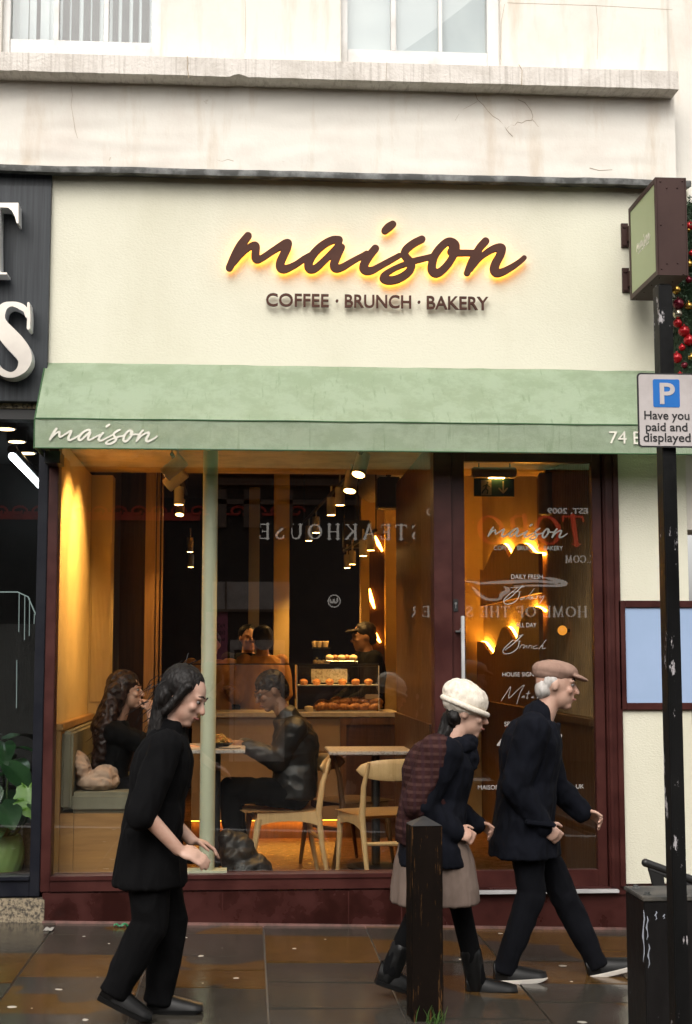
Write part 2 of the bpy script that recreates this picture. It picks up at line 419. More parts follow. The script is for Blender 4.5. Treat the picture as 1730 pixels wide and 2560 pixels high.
M['ash'] = wood('pale ash', (.60, .40, .19), (.47, .30, .13), 1.3)
M['floorwood'] = wood('floor boards', (.17, .075, .025), (.085, .036, .012), 1.0, 0, .28)
M['counter'] = mat('counter panel', (.26, .17, .08), .6, 0, (.22, .14, .065), 3)
M['countertop'] = mat('stone counter', (.32, .28, .22), .35, 0, (.25, .21, .16), 12)
M['marble'] = mat('terrazzo top', (.50, .45, .40), .3, 0, (.30, .25, .21), 60, (.5, .6))
M['cushion'] = fabric('grey green upholstery', (.20, .185, .13), (.14, .13, .09), 300, 5)
M['column'] = mat('pale green column paint', (.52, .53, .38), .5, 0, (.46, .47, .33), 2.5, (.4, .7), .15, 12)
M['skinA'] = mat('skin', (.46, .255, .17), .5, 0, (.40, .21, .14), 12)
M['skinB'] = mat('light skin', (.52, .33, .25), .5, 0, (.46, .26, .19), 12)
M['skinC'] = mat('brown skin', (.24, .125, .075), .5, 0, (.20, .10, .06), 12)
M['hairblack'] = mat('black hair', (.005, .004, .0035), .5, 0, (.010, .007, .006), 20, (.4, .7), .5, 40, (4, 4, .5), spec=.25)
M['hairbrown'] = mat('dark brown hair', (.014, .006, .004), .5, 0, (.035, .013, .008), 16, (.45, .7), .6, 30, (2, 2, .6), spec=.3)
M['hairwhite'] = mat('white hair', (.55, .52, .49), .6, 0, (.4, .38, .35), 20, (.4, .7), .5, 40, (3, 3, .5))
M['blackcloth'] = fabric('black cloth', (.0035, .0035, .004), (.002, .002, .0024))
M['navycloth'] = fabric('navy padded cloth', (.0055, .0065, .011), (.003, .0035, .006), 260)
M['leather'] = mat('black leather', (.004, .004, .0045), .5, 0, (.007, .007, .007), 9, (.4, .6), .4, 35)
M['burgundy'] = fabric('burgundy plaid wool', (.115, .048, .042), (.055, .022, .024), 200, 22)
def mk_plaid():
    t = NT('burgundy plaid wool'); c = None
    def band(ax, sc_):
        q = t.n('ShaderNodeTexWave', Scale=sc_, Distortion=.6, Detail=2.0); q.bands_direction = ax; t.l(t.coord(), q.inputs['Vector']); return q.outputs['Fac']
    c = t.mix(t.ramp(band('Z', 9.0), .55, .8), (.028, .011, .010), (.060, .029, .025)); c = t.mix(t.ramp(band('X', 8.0), .6, .8, 0, .6), c, (.03, .014, .018)); c = t.mix(t.ramp(t.noise(60, (1, 1, 1), 4), .45, .7, 0, .5), c, (.05, .02, .02))
    t.set(Base_Color=c, Roughness=.95); t.p.inputs['Specular IOR Level'].default_value = .1; t.bump(t.noise(160, (1, 1, 1), 3), .5, .004); return t.m
M['burgundy'] = mk_plaid()
M['taupe'] = fabric('taupe wool', (.20, .15, .125), (.14, .105, .085), 240)
M['creamknit'] = mat('cream knit', (.80, .74, .64), .95, 0, (.64, .57, .47), 55, (.35, .65), .9, 75, (1, 1, .6), spec=.1)
M['tancap'] = fabric('dusty pink tweed', (.33, .215, .165), (.25, .155, .12), 240)
M['tansweater'] = fabric('tan sweater', (.50, .27, .10), (.40, .20, .07), 220)
M['beigebag'] = fabric('beige canvas', (.46, .33, .24), (.38, .26, .19), 320)
M['shoeblack'] = mat('black shoe', (.004, .004, .004), .4, spec=.3)
M['shoewhite'] = mat('white sole', (.72, .68, .62), .5)
M['eyewhite'] = mat('eye', (.22, .20, .18), .3)
M['lip'] = mat('lips', (.33, .11, .09), .45)
M['leaf'] = mat('glossy leaf', (.018, .060, .018), .3, 0, (.010, .035, .012), 8, (.4, .6), .2, 18)
M['leafbright'] = mat('bright leaf', (.12, .26, .03), .35, 0, (.07, .18, .02), 8)
M['stem'] = mat('plant stem', (.05, .09, .02), .6)
M['potgreen'] = mat('green pot', (.20, .31, .10), .55, 0, (.17, .27, .085), 5)
M['wicker'] = mat('wicker', (.10, .08, .06), .8, 0, (.05, .04, .03), 60, bump=.6, bscale=80)
M['granite'] = mat('rough granite', (.30, .245, .165), .9, 0, (.06, .05, .04), 55, (.42, .6), .9, 55, bdist=.01)
M['bollard'] = mk_chipped('weathered dark timber', (.0055, .0036, .0026), (.10, .048, .018), .585, .72, .06, (9, 9, .55))
M['postblack'] = mk_chipped('chipped black paint', (.005, .005, .005), (.42, .40, .41), .60, .25)
M['cabinet'] = mk_chipped('scraped black paint', (.006, .0055, .0055), (.40, .42, .45), .66, .25)
M['cabtop'] = mat('weathered lid', (.085, .078, .066), .6, 0, (.03, .03, .027), 9, (.42, .6), .4, 30)
M['signface'] = mat('grubby sign face', (.50, .46, .45), .5, 0, (.42, .38, .37), 9, (.45, .7))
M['signblue'] = mat('sign blue', (.0, .135, .48), .45, 0, (.0, .12, .43), 3)
M['signblack'] = mat('sign black', (.012, .011, .012), .5)
M['menublue'] = mat('pale blue panel', (.33, .44, .64), .35, 0, (.31, .42, .61), 2)
M['spruce'] = mat('spruce needles', (.010, .032, .012), .6, 0, (.020, .052, .020), 10)
M['baublered'] = mat('red bauble', (.42, .010, .015), .15, .35); M['baublewine'] = mat('wine bauble', (.14, .008, .02), .2, .4)
M['baublegold'] = mat('gold bauble', (.55, .32, .07), .22, .9); M['baublesilver'] = mat('champagne bauble', (.55, .49, .38), .2, .9)
M['palegrey'] = mat('pale satin handle', (.52, .52, .52), .35)
M['silver'] = mat('brushed steel', (.55, .55, .55), .3, 1.0)
M['croissant'] = mat('baked crust', (.42, .17, .04), .42, 0, (.22, .075, .018), 18, (.35, .65), .4, 40)
M['cake'] = mat('pale icing', (.72, .58, .36), .6); M['jam'] = mat('filling', (.4, .06, .02), .4)
M['paper'] = mat('paper', (.62, .60, .56), .8)
M['litter'] = mat('green plastic', (.04, .36, .14), .4)
M['grass'] = mat('grass blade', (.06, .14, .02), .7)
M['exitgreen'] = mat('exit sign green', (.012, .060, .035), .5); M['exitpale'] = mat('exit pictogram', (.40, .36, .20), .6)
M['asphalt'] = mat('asphalt', (.016, .015, .015), .9, 0, (.010, .010, .010), 40, bump=.4, bscale=150, spec=.06)
M['kerb'] = mat('kerb stone', (.16, .15, .14), .7, 0, (.10, .095, .09), 14, bump=.3, bscale=60)
M['mortar'] = mat('pale joint', (.095, .085, .072), .5)
M['crack'] = mat('crack', (.40, .31, .21), .9)
M['oppdark'] = mat('dark brown facade', (.018, .014, .012), .7, 0, (.012, .009, .008), 4)
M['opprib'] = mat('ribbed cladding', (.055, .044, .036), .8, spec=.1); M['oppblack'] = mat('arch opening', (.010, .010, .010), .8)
M['oppwhite'] = emit('lit white sign letters', (1.0, .92, .82), .62); M['oppred'] = emit('lit red sign letters', (1.0, .08, .03), .50)
M['oppwave'] = mat('red painted waves', (.55, .05, .03), .6)
M['oppcream'] = mat('pale shop front', (.45, .385, .35), .7); M['opppink'] = mat('pink poster', (.48, .12, .20), .7); M['oppstone'] = mat('stone cornice', (.15, .10, .075), .8)

# ------------------------------------------------------------------ the ground
_ga = P(130, 2305, 0); _gb = P(1560, 2322, 0); GS = (_gb.z - _ga.z) / (_gb.x - _ga.x)
def gz(x): return _ga.z + GS * (x - _ga.x)
def ground(px, py):
    d = ray(px, py); t = 5.0
    for _ in range(12):
        p = CAM + d * t; t *= (CAM.z - gz(p.x)) / max(1e-6, CAM.z - p.z)
    return CAM + d * t
def pavement():
    xs = [X(p, 0, 2312) for p in (-1500, -1240, -980, -740, -480, -360, -110, 143, 400, 658, 912, 1179, 1415, 1660, 1900, 2160, 2400, 2660, 2950)]
    bm = bmesh.new(); tones = []; g = 0.0045
    for a, b in zip(xs, xs[1:]):
        y = -0.02
        first = True
        while y > -4.5:
            d = R3.uniform(.32, .72) if not first else R3.uniform(.2, .6); first = False
            y2 = max(y - d, -4.5)
            if y2 < -4.2: y2 = -4.5
            h = R3.uniform(-.0025, .0025); tx = R3.uniform(-.002, .002); ty = R3.uniform(-.002, .002)
            c = [(a + g, y - g), (b - g, y - g), (b - g, y2 + g), (a + g, y2 + g)]
            q = [Vector((x, yy, gz(x) + h + (tx if i in (0, 3) else -tx) + (ty if i < 2 else -ty))) for i, (x, yy) in enumerate(c)]
            top = [bm.verts.new(v) for v in q]; bot = [bm.verts.new(v - Vector((0, 0, .03))) for v in q]
            bm.faces.new(list(reversed(top)))
            for i in range(4): bm.faces.new((top[i], top[(i + 1) % 4], bot[(i + 1) % 4], bot[i]))
            tones += [R3.random()] * 5; y = y2
    bmesh.ops.recalc_face_normals(bm, faces=bm.faces)
    me = bpy.data.meshes.new('pavement'); bm.to_mesh(me); bm.free()
    at_ = me.attributes.new('tone', 'FLOAT', 'FACE'); at_.data.foreach_set('value', tones)
    o = finish('pavement', me, M['pave'], None, 0); tag(o, kind='structure')
    m = MB(); m.loft([[Vector((-7, .5, gz(-7) - .012)), Vector((7, .5, gz(7) - .012)), Vector((7, -4.52, gz(7) - .012)), Vector((-7, -4.52, gz(-7) - .012))],
                      [Vector((-7, .5, gz(-7) - .3)), Vector((7, .5, gz(7) - .3)), Vector((7, -4.52, gz(7) - .3)), Vector((-7, -4.52, gz(-7) - .3))]])
    tag(m.build('pavement_bed', M['mortar']), kind='structure')
    k = MB(); k.loft([[Vector((x, y, gz(x) + z)) for y, z in ((-4.52, -.25), (-4.52, -.004), (-4.67, -.004), (-4.68, -.02), (-4.68, -.25))] for x in (-7, 7)])
    tag(k.build('kerb', M['kerb']), kind='structure')
    r = MB(); r.box(-60, 60, -60, -4.68, -.6, 0)
    for v in r.bm.verts: v.co.z = (gz(v.co.x) - .11 if abs(v.co.x) < 9 else gz(math.copysign(9, v.co.x)) - .11) if v.co.z > -.3 else -3
    tag(r.build('road', M['asphalt'], smooth=0), kind='structure')
    r = MB(); r.box(-60, 60, -4.6, 60, -4, -.75); tag(r.build('ground', M['asphalt'], smooth=0), kind='structure')
pavement()

# ------------------------------------------------------------------ white upper building
def upper_building():
    t = thing('white_building', 'white stucco upper storey with stained string course and two sash windows', 'building', (X(865), 0, Z(420)))
    zb, zt = P(865, 201, -.27).z, P(865, 151, -.27).z; zf = P(865, 434, -.12).z; xr = P(1687, 300, -.12).x
    m = MB(); m.grid(lambda u, v: Vector((-4.5 + (xr + 4.5) * u, -.12 + .004 * noise.noise(Vector((u * 30, v * 8, 0))) + .006 * noise.noise(Vector((u * 9, v * 3, 4))), zf + (zb + .02 - zf) * v)), 180, 30)
    m.box(-4.5, xr, -.10, .3, zf, zb + .02); m.box(xr - .001, xr - .0, -.118, .3, zf, zb)
    m.build('frieze', M['stucco'], t, smooth=60)
    # string course
    m = MB(); xe = P(1696, 200, -.27).x; n = 240
    prof = ((-.02, zt + .008), (-.25, zt), (-.27, zt - .008), (-.27, zb + .004), (-.262, zb), (-.10, zb + .004), (-.02, zb + .004))
    rings = []
    for i in range(n + 1):
        x = -4.5 + (xe + 4.5) * i / n; k = noise.noise(Vector((x * 14, 0, 0))) * .004 + noise.noise(Vector((x * 3, 5, 0))) * .003; chip = max(0, noise.noise(Vector((x * 6, 9, 2))) - .38) * .06
        rings.append([Vector((x, y + (k * .6 if y < -.2 else 0), z + (k * .5 if z > zb + .01 else k + chip * (1 if y < -.25 else 0)))) for y, z in prof])
    m.loft(rings); m.build('string_course', M['band'], t, smooth=40)
    # wall round the windows
    yw = -.02; xa, xb = P(3, 70, yw).x, P(402, 70, yw).x; xc, xd = P(853, 90, yw).x, P(1252, 90, yw).x; zw = zt - .05; top = zw + 3.4; wh = 1.75
    m = MB()
    for a, b in ((-4.5, xa), (xb, xc), (xd, xr)): m.box(a, b, yw, .35, zw, top)
    for a, b in ((xa, xb), (xc, xd)): m.box(a, b, yw + .002, .35, zw + wh, top)
    m.build('wall', M['stucco'], t, .006)
    m = MB(); m.box(xr + .002, 7, .03, .4, 2.4, top - .003); m.build('side_wall', M['stucco'], t)
    def poly(pts, Y, r=.0016):
        m = MB(); m.tube([P(a, b, Y) + Vector((R3.uniform(-.004, .004), 0, R3.uniform(-.004, .004))) for a, b in pts], r, 5); m.build('crack', M['crack'], t, smooth=0)
    f = -.122
    poly([(1182, 218), (1195, 248), (1208, 262), (1220, 275), (1232, 290), (1245, 300), (1258, 312), (1267, 322), (1272, 332), (1282, 340)], f)
    poly([(1267, 322), (1276, 313), (1285, 315), (1295, 306), (1305, 308), (1316, 302), (1330, 300), (1333, 290), (1327, 278), (1320, 265), (1310, 256), (1296, 250)], f)
    poly([(1330, 300), (1338, 305), (1345, 318)], f, .001); poly([(1192, 252), (1178, 262), (1160, 274), (1145, 290), (1138, 303)], f, .0009)
    poly([(178, 215), (180, 240), (179, 262), (184, 300), (188, 322), (195, 345)], f, .0009)
    poly([(540, 400), (556, 402), (570, 399), (585, 402)], f); poly([(640, 400), (660, 402), (672, 410)], f, .001); poly([(1474, 420), (1500, 425), (1530, 424)], f, .0012)
    poly([(274, 400), (275, 392)], f, .001); poly([(468, 140), (470, 155), (467, 170), (473, 196)], -.272, .002); poly([(1298, 160), (1304, 175), (1303, 213)], -.272, .002); poly([(966, 155), (966, 200)], -.272, .0012)
    for q in ([(612, -10), (613, 40), (612, 132)], [(1268, 6), (1490, 14), (1680, 23)], [(1490, 14), (1494, 70), (1494, 150)], [(1260, 10), (1254, 60), (1252, 150)]): poly(q, yw - .0005, .0010)
    # sash windows
    def window(x0, x1, gx, zbr, ztr, ref, blinds):
        yf = .07
        zz0 = zw; zz1 = zw + wh
        F = MB(); F.box(x0, gx[0][0], yf - .03, yf + .06, zz0, zz1); F.box(gx[-1][1], x1, yf - .03, yf + .06, zz0, zz1)
        F.box(gx[0][0], gx[-1][1], yf - .02, yf + .05, zz0, ztr); F.box(gx[0][0], gx[-1][1], yf - .02, yf + .05, zz1 - .06, zz1)
        for (a, b), (c, d) in zip(gx, gx[1:]): F.box(b, c, yf - .012, yf + .04, ztr, zz1 - .06)
        F.box(gx[0][0], gx[-1][1], yf - .011, yf + .039, ztr + .55, ztr + .585)
        fr = F.build('window', M['whitewood'], t, .004)
        q = MB(); q.box(gx[0][0], gx[-1][1], yf + .012, yf + .016, ztr, zz1 - .06); q.build('pane', M['glassup'], fr)
        b = MB()
        if blinds == 'slats':
            for k in range(int((x1 - x0) / .062)):
                xx = x0 + .02 + k * .062 + R3.uniform(-.006, .006); wd = R3.uniform(.03, .062) if xx < gx[0][1] else R3.uniform(.009, .03)
                b.grid(lambda u, v: Vector((xx + wd * u, yf + .10 + .012 * math.sin(u * 3) + .01 * math.sin(v * 3 + k), zz0 + v * wh)), 3, 3)
            b.build('blind', M['blind'], fr)
            b = MB(); b.box(P(228, 65, .4).x, P(372, 65, .4).x, .4, .42, P(300, 70, .4).z, P(300, 63, .4).z); b.box(P(150, 100, .5).x, P(330, 100, .5).x, .45, .6, zz0 - .1, P(200, 99, .5).z); b.build('room_furniture', M['oppstone'], fr)
        else:
            b.grid(lambda u, v: Vector((x0 + (x1 - x0) * u, yf + .055 + .004 * math.sin(u * 9) * v, zz0 + v * wh)), 24, 8); b.build('blind', M['blind'], fr, smooth=80)
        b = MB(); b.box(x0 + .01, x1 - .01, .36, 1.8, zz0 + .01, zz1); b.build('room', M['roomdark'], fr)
    y_ = .07
    window(xa, xb, [(P(28, 60, y_).x, P(135, 60, y_).x), (P(148, 60, y_).x, P(260, 60, y_).x), (P(272, 60, y_).x, P(380, 60, y_).x)], 0, P(200, 105, y_).z, 0, 'slats')
    window(xc, xd, [(P(868, 80, y_).x, P(977, 80, y_).x), (P(990, 80, y_).x, P(1096, 80, y_).x), (P(1105, 80, y_).x, P(1216, 80, y_).x)], 0, P(1050, 131, y_).z, 0, 'plain')
    # lead flashing over the shop fascias
    zl, zh = P(865, 446, -.17).z, P(865, 430, -.17).z; xe = P(1725, 450, -.15).x
    m = MB(); n = 260
    def lead(u, v):
        x = -4.5 + (xe + 4.5) * u; k = noise.noise(Vector((x * 9, 1, 0))); k2 = noise.noise(Vector((x * 2.1, 3, 0)))
        pr = ((-.10, zh + .012), (-.155, zh + .004), (-.172, zh - .004), (-.175, (zh + zl) / 2), (-.172, zl), (-.160, zl + .003), (-.05, zl + .016))
        y, z = pr[min(6, int(round(v * 6)))]
        return Vector((x, y + (.006 * k if y < -.15 else 0), z + .005 * k + .006 * k2))
    m.grid(lead, n, 6); m.build('lead_flashing', M['lead'], t, smooth=50)
upper_building()

# ------------------------------------------------------------------ the cafe front
MAISON_PX = []
def _z(pts, ox, oy, s=3.9275): return [(ox + a / s, oy + b / s, r / s) for a, b, r in pts]
_a, _b = (550, 530), (930, 530)
MAISON_PX.append(_z([(92, 545, 33), (145, 435, 40), (205, 325, 41), (275, 232, 35)], *_a))
MAISON_PX.append(_z([(130, 500, 26), (200, 420, 26), (270, 355, 28), (325, 325, 32), (352, 335, 36), (349, 395, 38), (350, 445, 38), (368, 468, 31), (420, 445, 29), (500, 392, 29), (580, 342, 33), (640, 308, 37), (668, 305, 37), (655, 355, 39), (620, 430, 40), (592, 500, 41), (600, 545, 42), (635, 557, 38), (690, 540, 31), (760, 503, 28), (830, 455, 28), (890, 420, 26)], *_a))
MAISON_PX.append(_z([(1165, 275, 40), (1120, 270, 36), (1060, 292, 36), (985, 342, 37), (915, 415, 38), (872, 495, 40), (876, 542, 42), (905, 560, 38), (955, 538, 33), (1040, 460, 31), (1110, 390, 33), (1170, 325, 34)], *_a))
MAISON_PX.append(_z([(1190, 345, 36), (1160, 410, 37), (1125, 490, 40), (1122, 535, 38), (1150, 553, 36), (1210, 535, 32), (1300, 482, 28), (1400, 428, 26), (1440, 405, 26)], *_a))
MAISON_PX.append(_z([(1525, 357, 36), (1470, 425, 38), (1422, 500, 42), (1415, 550, 43), (1445, 575, 39), (1500, 568, 33), (1572, 530, 29), (1672, 475, 27), (1762, 425, 24)], *_a))
MAISON_PX.append(_z([(130, 178, 34), (165, 146, 39), (204, 118, 33)], *_b))
MAISON_PX.append(_z([(490, 265, 34), (420, 300, 36), (350, 352, 37), (320, 400, 37), (335, 440, 36), (372, 482, 36), (388, 525, 37), (365, 580, 37), (305, 630, 37), (230, 662, 38), (160, 668, 40), (115, 650, 36), (130, 612, 30), (190, 570, 25), (260, 535, 24), (330, 508, 26), (420, 477, 28), (500, 457, 27), (600, 432, 26)], *_b))
MAISON_PX.append(_z([(800, 385, 42), (790, 300, 40), (740, 292, 36), (670, 350, 37), (610, 440, 38), (588, 540, 40), (608, 588, 42), (650, 596, 38), (715, 548, 36), (775, 470, 35), (815, 390, 38), (822, 325, 38), (795, 296, 38)], *_b))
MAISON_PX.append(_z([(785, 385, 42), (850, 398, 32), (920, 399, 30), (1010, 400, 30)], *_b))
MAISON_PX.append(_z([(937, 593, 30), (985, 480, 37), (1055, 355, 37), (1116, 285, 36)], *_b))
MAISON_PX.append(_z([(970, 560, 24), (1060, 450, 26), (1150, 382, 31), (1230, 348, 36), (1275, 352, 38), (1262, 415, 40), (1218, 500, 42), (1204, 560, 43), (1228, 595, 40), (1290, 583, 34), (1380, 535, 29), (1450, 487, 25), (1495, 448, 23)], *_b))
def maison(px0, px1, py0, py1, plane, wscale=1.0):
    """the handwritten word, fitted to a box; returns strokes in metres on the (x, z) plane and the origin"""
    s = []
    for st in MAISON_PX:
        q = []
        for a, b, r in st:
            u = (a - 563) / 754; v = (b - 550) / 162
            p = plane(px0 + u * (px1 - px0), py0 + v * (py1 - py0)); q.append((p[0], p[1], r / 754 * wscale * abs(plane(px1, py0)[0] - plane(px0, py0)[0])))
        s.append(q)
    return s

YF = -.06
def cafe_front():
    t = thing('cafe_shopfront', 'cream and maroon cafe shopfront with large window and glazed door', 'shopfront', (X(800), 0, gz(X(800))))
    xl, xr = P(125, 650, YF).x, P(1722, 520, YF).x
    m = MB(); m.box(xl, xr, YF, .25, 2.92, P(865, 434, -.12).z + .03); m.build('fascia_panel', M['render'], t)
    x0, x1 = X(113), X(138); d0, d1 = X(1085), X(1551); zs = Z(2222); zg = Z(2184); zt = 2.97
    m = MB(); m.box(x0, x1, -.02, .12, zs, zt - .02); m.build('corner_post', M['maroon'], t, .004)
    m = MB(); m.box(x1, d0, -.035, .14, zs + .002, zg); m.box(x1, d0, -.045, .0, zg - .022, zg + .004); m.build('window_sill', M['maroon'], t, .004)
    m = MB(); m.box(x0, X(1570), -.012, .14, zt, 3.2); m.build('window_head', M['maroon'], t)
    pl = MB(); pl.box(x0 + .015, X(1563), -.025, .2, -.4, zs - .003)
    pln = pl.build('plinth', M['maroonwet'], t, .004)
    for a in (560, 870, 1000, 1400): q = MB(); q.box(X(a, -.027), X(a + 3, -.027), -.0265, -.02, -.05, zs - .012); q.build('tile_joint', M['maroon'], pln)
    q = MB(); q.box(x0 + .02, X(1562), -.034, -.02, -.3, 0)
    for v in q.bm.verts: v.co.z = gz(v.co.x) + (.012 if v.co.z > -.1 else -.03)
    q.build('skirting', mat('dusty pink mortar', (.20, .10, .085), .8, 0, (.10, .06, .05), 14), pln)
    m = MB(); m.box(x1 - .004, d0 + .004, .05, .058, zg - .005, zt + .01); m.build('window_pane', M['glass'], t)
    # column that stands just inside the glass
    xc0, xc1 = P(503, 1650, .13).x, P(541, 1650, .13).x; xc = (xc0 + xc1) / 2; rc = (xc1 - xc0) / 2
    m = MB(); m.lathe([(rc, zg - .2), (rc, 3.0)], (xc, .12, 0), 40); m.box(xc - rc * 2.6, xc + rc * 2.6, .064, .20, zg - .02, zg + .012); m.build('column', M['column'], t)
    # door surround and door
    m = MB(); m.box(d0, X(1130), -.03, .13, zs - .02, zt); m.box(X(1512), d1, -.03, .13, zs - .02, zt); m.box(X(1512) + .008, X(1524), -.045, -.03, zs, zt); m.box(X(1536), d1 - .004, -.05, -.03, zs, zt)
    m.box(X(1130), X(1512), -.028, .128, zt - .03, zt); m.build('door_frame', M['maroon'], t, .003)
    m = MB(); m.box(X(1131), X(1530), -.07, .1, Z(2241, -.07), Z(2233, -.07)); m.build('threshold', M['palegrey'], t, .002)
    m = MB(); m.box(X(1130), X(1562), -.04, .1, zs - .02, Z(2241) - .003); m.build('door_step', M['maroonwet'], t, .002)
    D = MB(); zb = Z(2233) + .004; a0, a1, g0, g1 = X(1132), X(1510), X(1164), X(1487); gb, gt = Z(2181), P(1300, 1157, .03).z
    D.box(a0, g0, .0, .06, zb, zt - .035); D.box(g1, a1, .0, .06, zb, zt - .035); D.box(g0, g1, .001, .059, zb, gb); D.box(g0, g1, .001, .059, gt, zt - .035)
    door = D.build('door', M['maroon'], t, .003)
    m = MB(); m.box(g0 - .004, g1 + .004, .026, .034, gb - .004, gt + .004); m.build('door_pane', M['glass'], door)
    hx = P(1158, 1700, -.06).x; m = MB(); m.box(hx - .010, hx + .010, -.075, -.045, P(1158, 1945, -.06).z, P(1158, 1540, -.06).z)
    for py in (1575, 1905): m.box(hx - .009, hx + .009, -.05, .002, P(1158, py, -.03).z - .012, P(1158, py, -.03).z + .012)
    m.build('door_handle', M['palegrey'], door, .003)
    m = MB(); lx = X(1140); m.box(lx - .014, lx + .014, -.008, .002, Z(1528), Z(1497)); m.build('lock_plate', M['blackmetal'], door, .002)
    m = MB(); m.tube([(lx, -.014, Z(1508)), (lx, -.006, Z(1508))], .008, 14); m.box(lx - .002, lx + .002, -.012, -.006, Z(1520), Z(1508)); m.build('lock', M['silver'], door); m = MB(); m.box(lx - .004, lx + .024, -.03, .001, Z(1580), Z(1576)); m.build('latch', M['silver'], door)
    # window vinyl on the door
    Yd = .022
    def dec(name, body, *a, bold=0.0, shear=0.0, m=None): text_px(name, body, *a, Yd, m or M['decal'], door, .0012, bold, shear)
    pl_ = lambda a, b: (P(a, b, Yd).x, P(a, b, Yd).z)
    o = lettering('door_lettering', fill(stroke_loops(maison(1218, 1420, 1308, 1352, pl_, .8), .0022), .0012), FRONT, M['decalgrey'], door, (0, Yd, 0))
    dec('door_lettering', 'COFFEE \u00b7 BRUNCH \u00b7 BAKERY', 1235, 1407, 1364, 1375, m=M['decalgrey'])
    dec('door_lettering', 'DAILY FRESH', 1278, 1357, 1436, 1447); dec('door_lettering', 'ALL DAY', 1290, 1341, 1557, 1568); dec('door_lettering', 'HOUSE SIGNATURE', 1256, 1378, 1681, 1691)
    dec('door_lettering', 'SPECIALTY COFFEE', 1261, 1387, 1804, 1816); dec('door_lettering', 'ALLPRESS', 1243, 1406, 1836, 1861, bold=.03, shear=.25)
    dec('door_lettering', 'ESPRESSO', 1277, 1370, 1870, 1880, bold=.02, shear=.25); dec('door_lettering', 'MAISONCAFE.', 1195, 1288, 1963, 1974); dec('door_lettering', 'E_UK', 1425, 1460, 1961, 1973)
    m = MB(); m.box(X(1240, Yd), X(1400, Yd), Yd - .0006, Yd + .0006, Z(1866, Yd), Z(1863, Yd)); m.build('door_lettering', M['decal'], door)
    sc = lambda st: [[(*pl_(1180 + a / 4.909, 1460 + b / 4.909), r) for a, b, r in s] for s in st]
    r1, r2 = .0021, .0013
    S = lambda pts, r=r1: [(a, b, r) for a, b in pts]
    bakery = [S([(470, 45), (560, 42), (640, 35)], r2), S([(620, 20), (540, 100), (470, 165), (400, 205)]), S([(560, 40), (500, 100), (550, 90), (605, 98)], r2), S([(580, 108), (575, 150), (540, 205), (480, 240), (415, 246), (390, 215), (408, 172), (500, 90)]),
              S([(620, 165), (592, 188), (615, 190), (642, 158), (640, 190)], r2), S([(765, 55), (700, 140), (665, 185)], r2), S([(735, 150), (690, 168), (722, 188)], r2), S([(722, 170), (752, 155), (730, 180), (770, 176)], r2), S([(790, 145), (786, 180), (800, 150), (820, 145)], r2), S([(840, 145), (835, 172), (885, 145), (850, 210), (825, 250)], r2)]
    brunch = [S([(550, 645), (630, 620)], r2), S([(620, 625), (520, 720), (460, 770), (405, 810)]), S([(510, 690), (600, 703)], r2), S([(580, 703), (570, 760), (540, 805), (480, 845), (405, 856), (380, 830), (400, 785), (500, 690)]), S([(585, 790), (602, 752), (640, 748)], r2), S([(645, 755), (632, 788), (672, 755), (670, 790)], r2),
              S([(690, 790), (706, 755), (735, 762), (728, 790)], r2), S([(795, 755), (755, 770), (760, 794), (805, 785)], r2), S([(910, 685), (820, 800)], r2), S([(840, 772), (872, 755), (862, 792), (905, 785)], r2)]
    matcha = [S([(360, 1430), (420, 1340), (475, 1262), (452, 1400), (560, 1300), (640, 1240), (590, 1340), (550, 1470)], r2), S([(635, 1375), (610, 1395), (640, 1372), (640, 1400)], r2), S([(700, 1310), (672, 1400), (690, 1395)], r2), S([(660, 1345), (715, 1340)], r2), S([(755, 1375), (730, 1395), (765, 1395)], r2), S([(845, 1290), (800, 1400), (840, 1370), (838, 1400)], r2), S([(905, 1375), (875, 1395), (910, 1372), (905, 1400), (940, 1380)], r2)]
    for st in (bakery, brunch, matcha): lettering('door_lettering', fill(stroke_loops(sc(st), .0011), .0012), FRONT, M['decal'], door, (0, Yd, 0))
    # cream wall right of the door
    m = MB(); m.box(d1, X(1723), -.025, .25, Z(2216), 2.98); m.build('side_wall', M['render'], t)
    m = MB(); m.box(d1 + .012, X(1723), -.0245, .2, -.4, Z(2218)); m.build('wall_base', M['maroonwet'], t)
    return t
cafe_front()

def sign_lettering():
    Y1, Y2 = -.115, -.095
    t = thing('wall_sign', 'brown handwritten sign lettering with warm halo light on cream fascia', 'sign', (X(940, -.1), YF, P(940, 700, YF).z))
    pl = lambda Y: (lambda a, b: (P(a, b, Y).x, P(a, b, Y).z))
    st = maison(563, 1317, 550, 712, pl(Y1))
    lettering('script_word', fill(stroke_loops(st, .0042), .022, .0015), FRONT, M['brown'], t, (0, Y1 + .011, 0))
    lettering('halo_light', fill(stroke_loops(st, .0045, -.007), .006), FRONT, M['haloled'], t, (0, Y1 + .030, 0))
    m = MB(); m.tube([P(954, 590, -.09), P(962, 572, -.09), P(968, 560, -.08), P(945, 612, -.09)][::-1], .0012, 5); m.build('cable', M['creamtext'], t)
    for body, a, b, y0, y1 in (('COFFEE', 665, 822, 734, 767), ('\u2022', 839, 846, 750, 757), ('BRUNCH', 862, 1028, 737, 770), ('\u2022', 1044, 1051, 753, 760), ('BAKERY', 1067, 1221, 741, 774)):
        me = fit(font_mesh(body, .018, .012), P(b, y1, -.10).x - P(a, y1, -.10).x, P(a, y0, -.10).z - P(a, y1, -.10).z)
        lettering('word' if len(body) > 1 else 'dot', me, FRONT, M['brown'], t, P(a, y1 - 1, -.095))
sign_lettering()

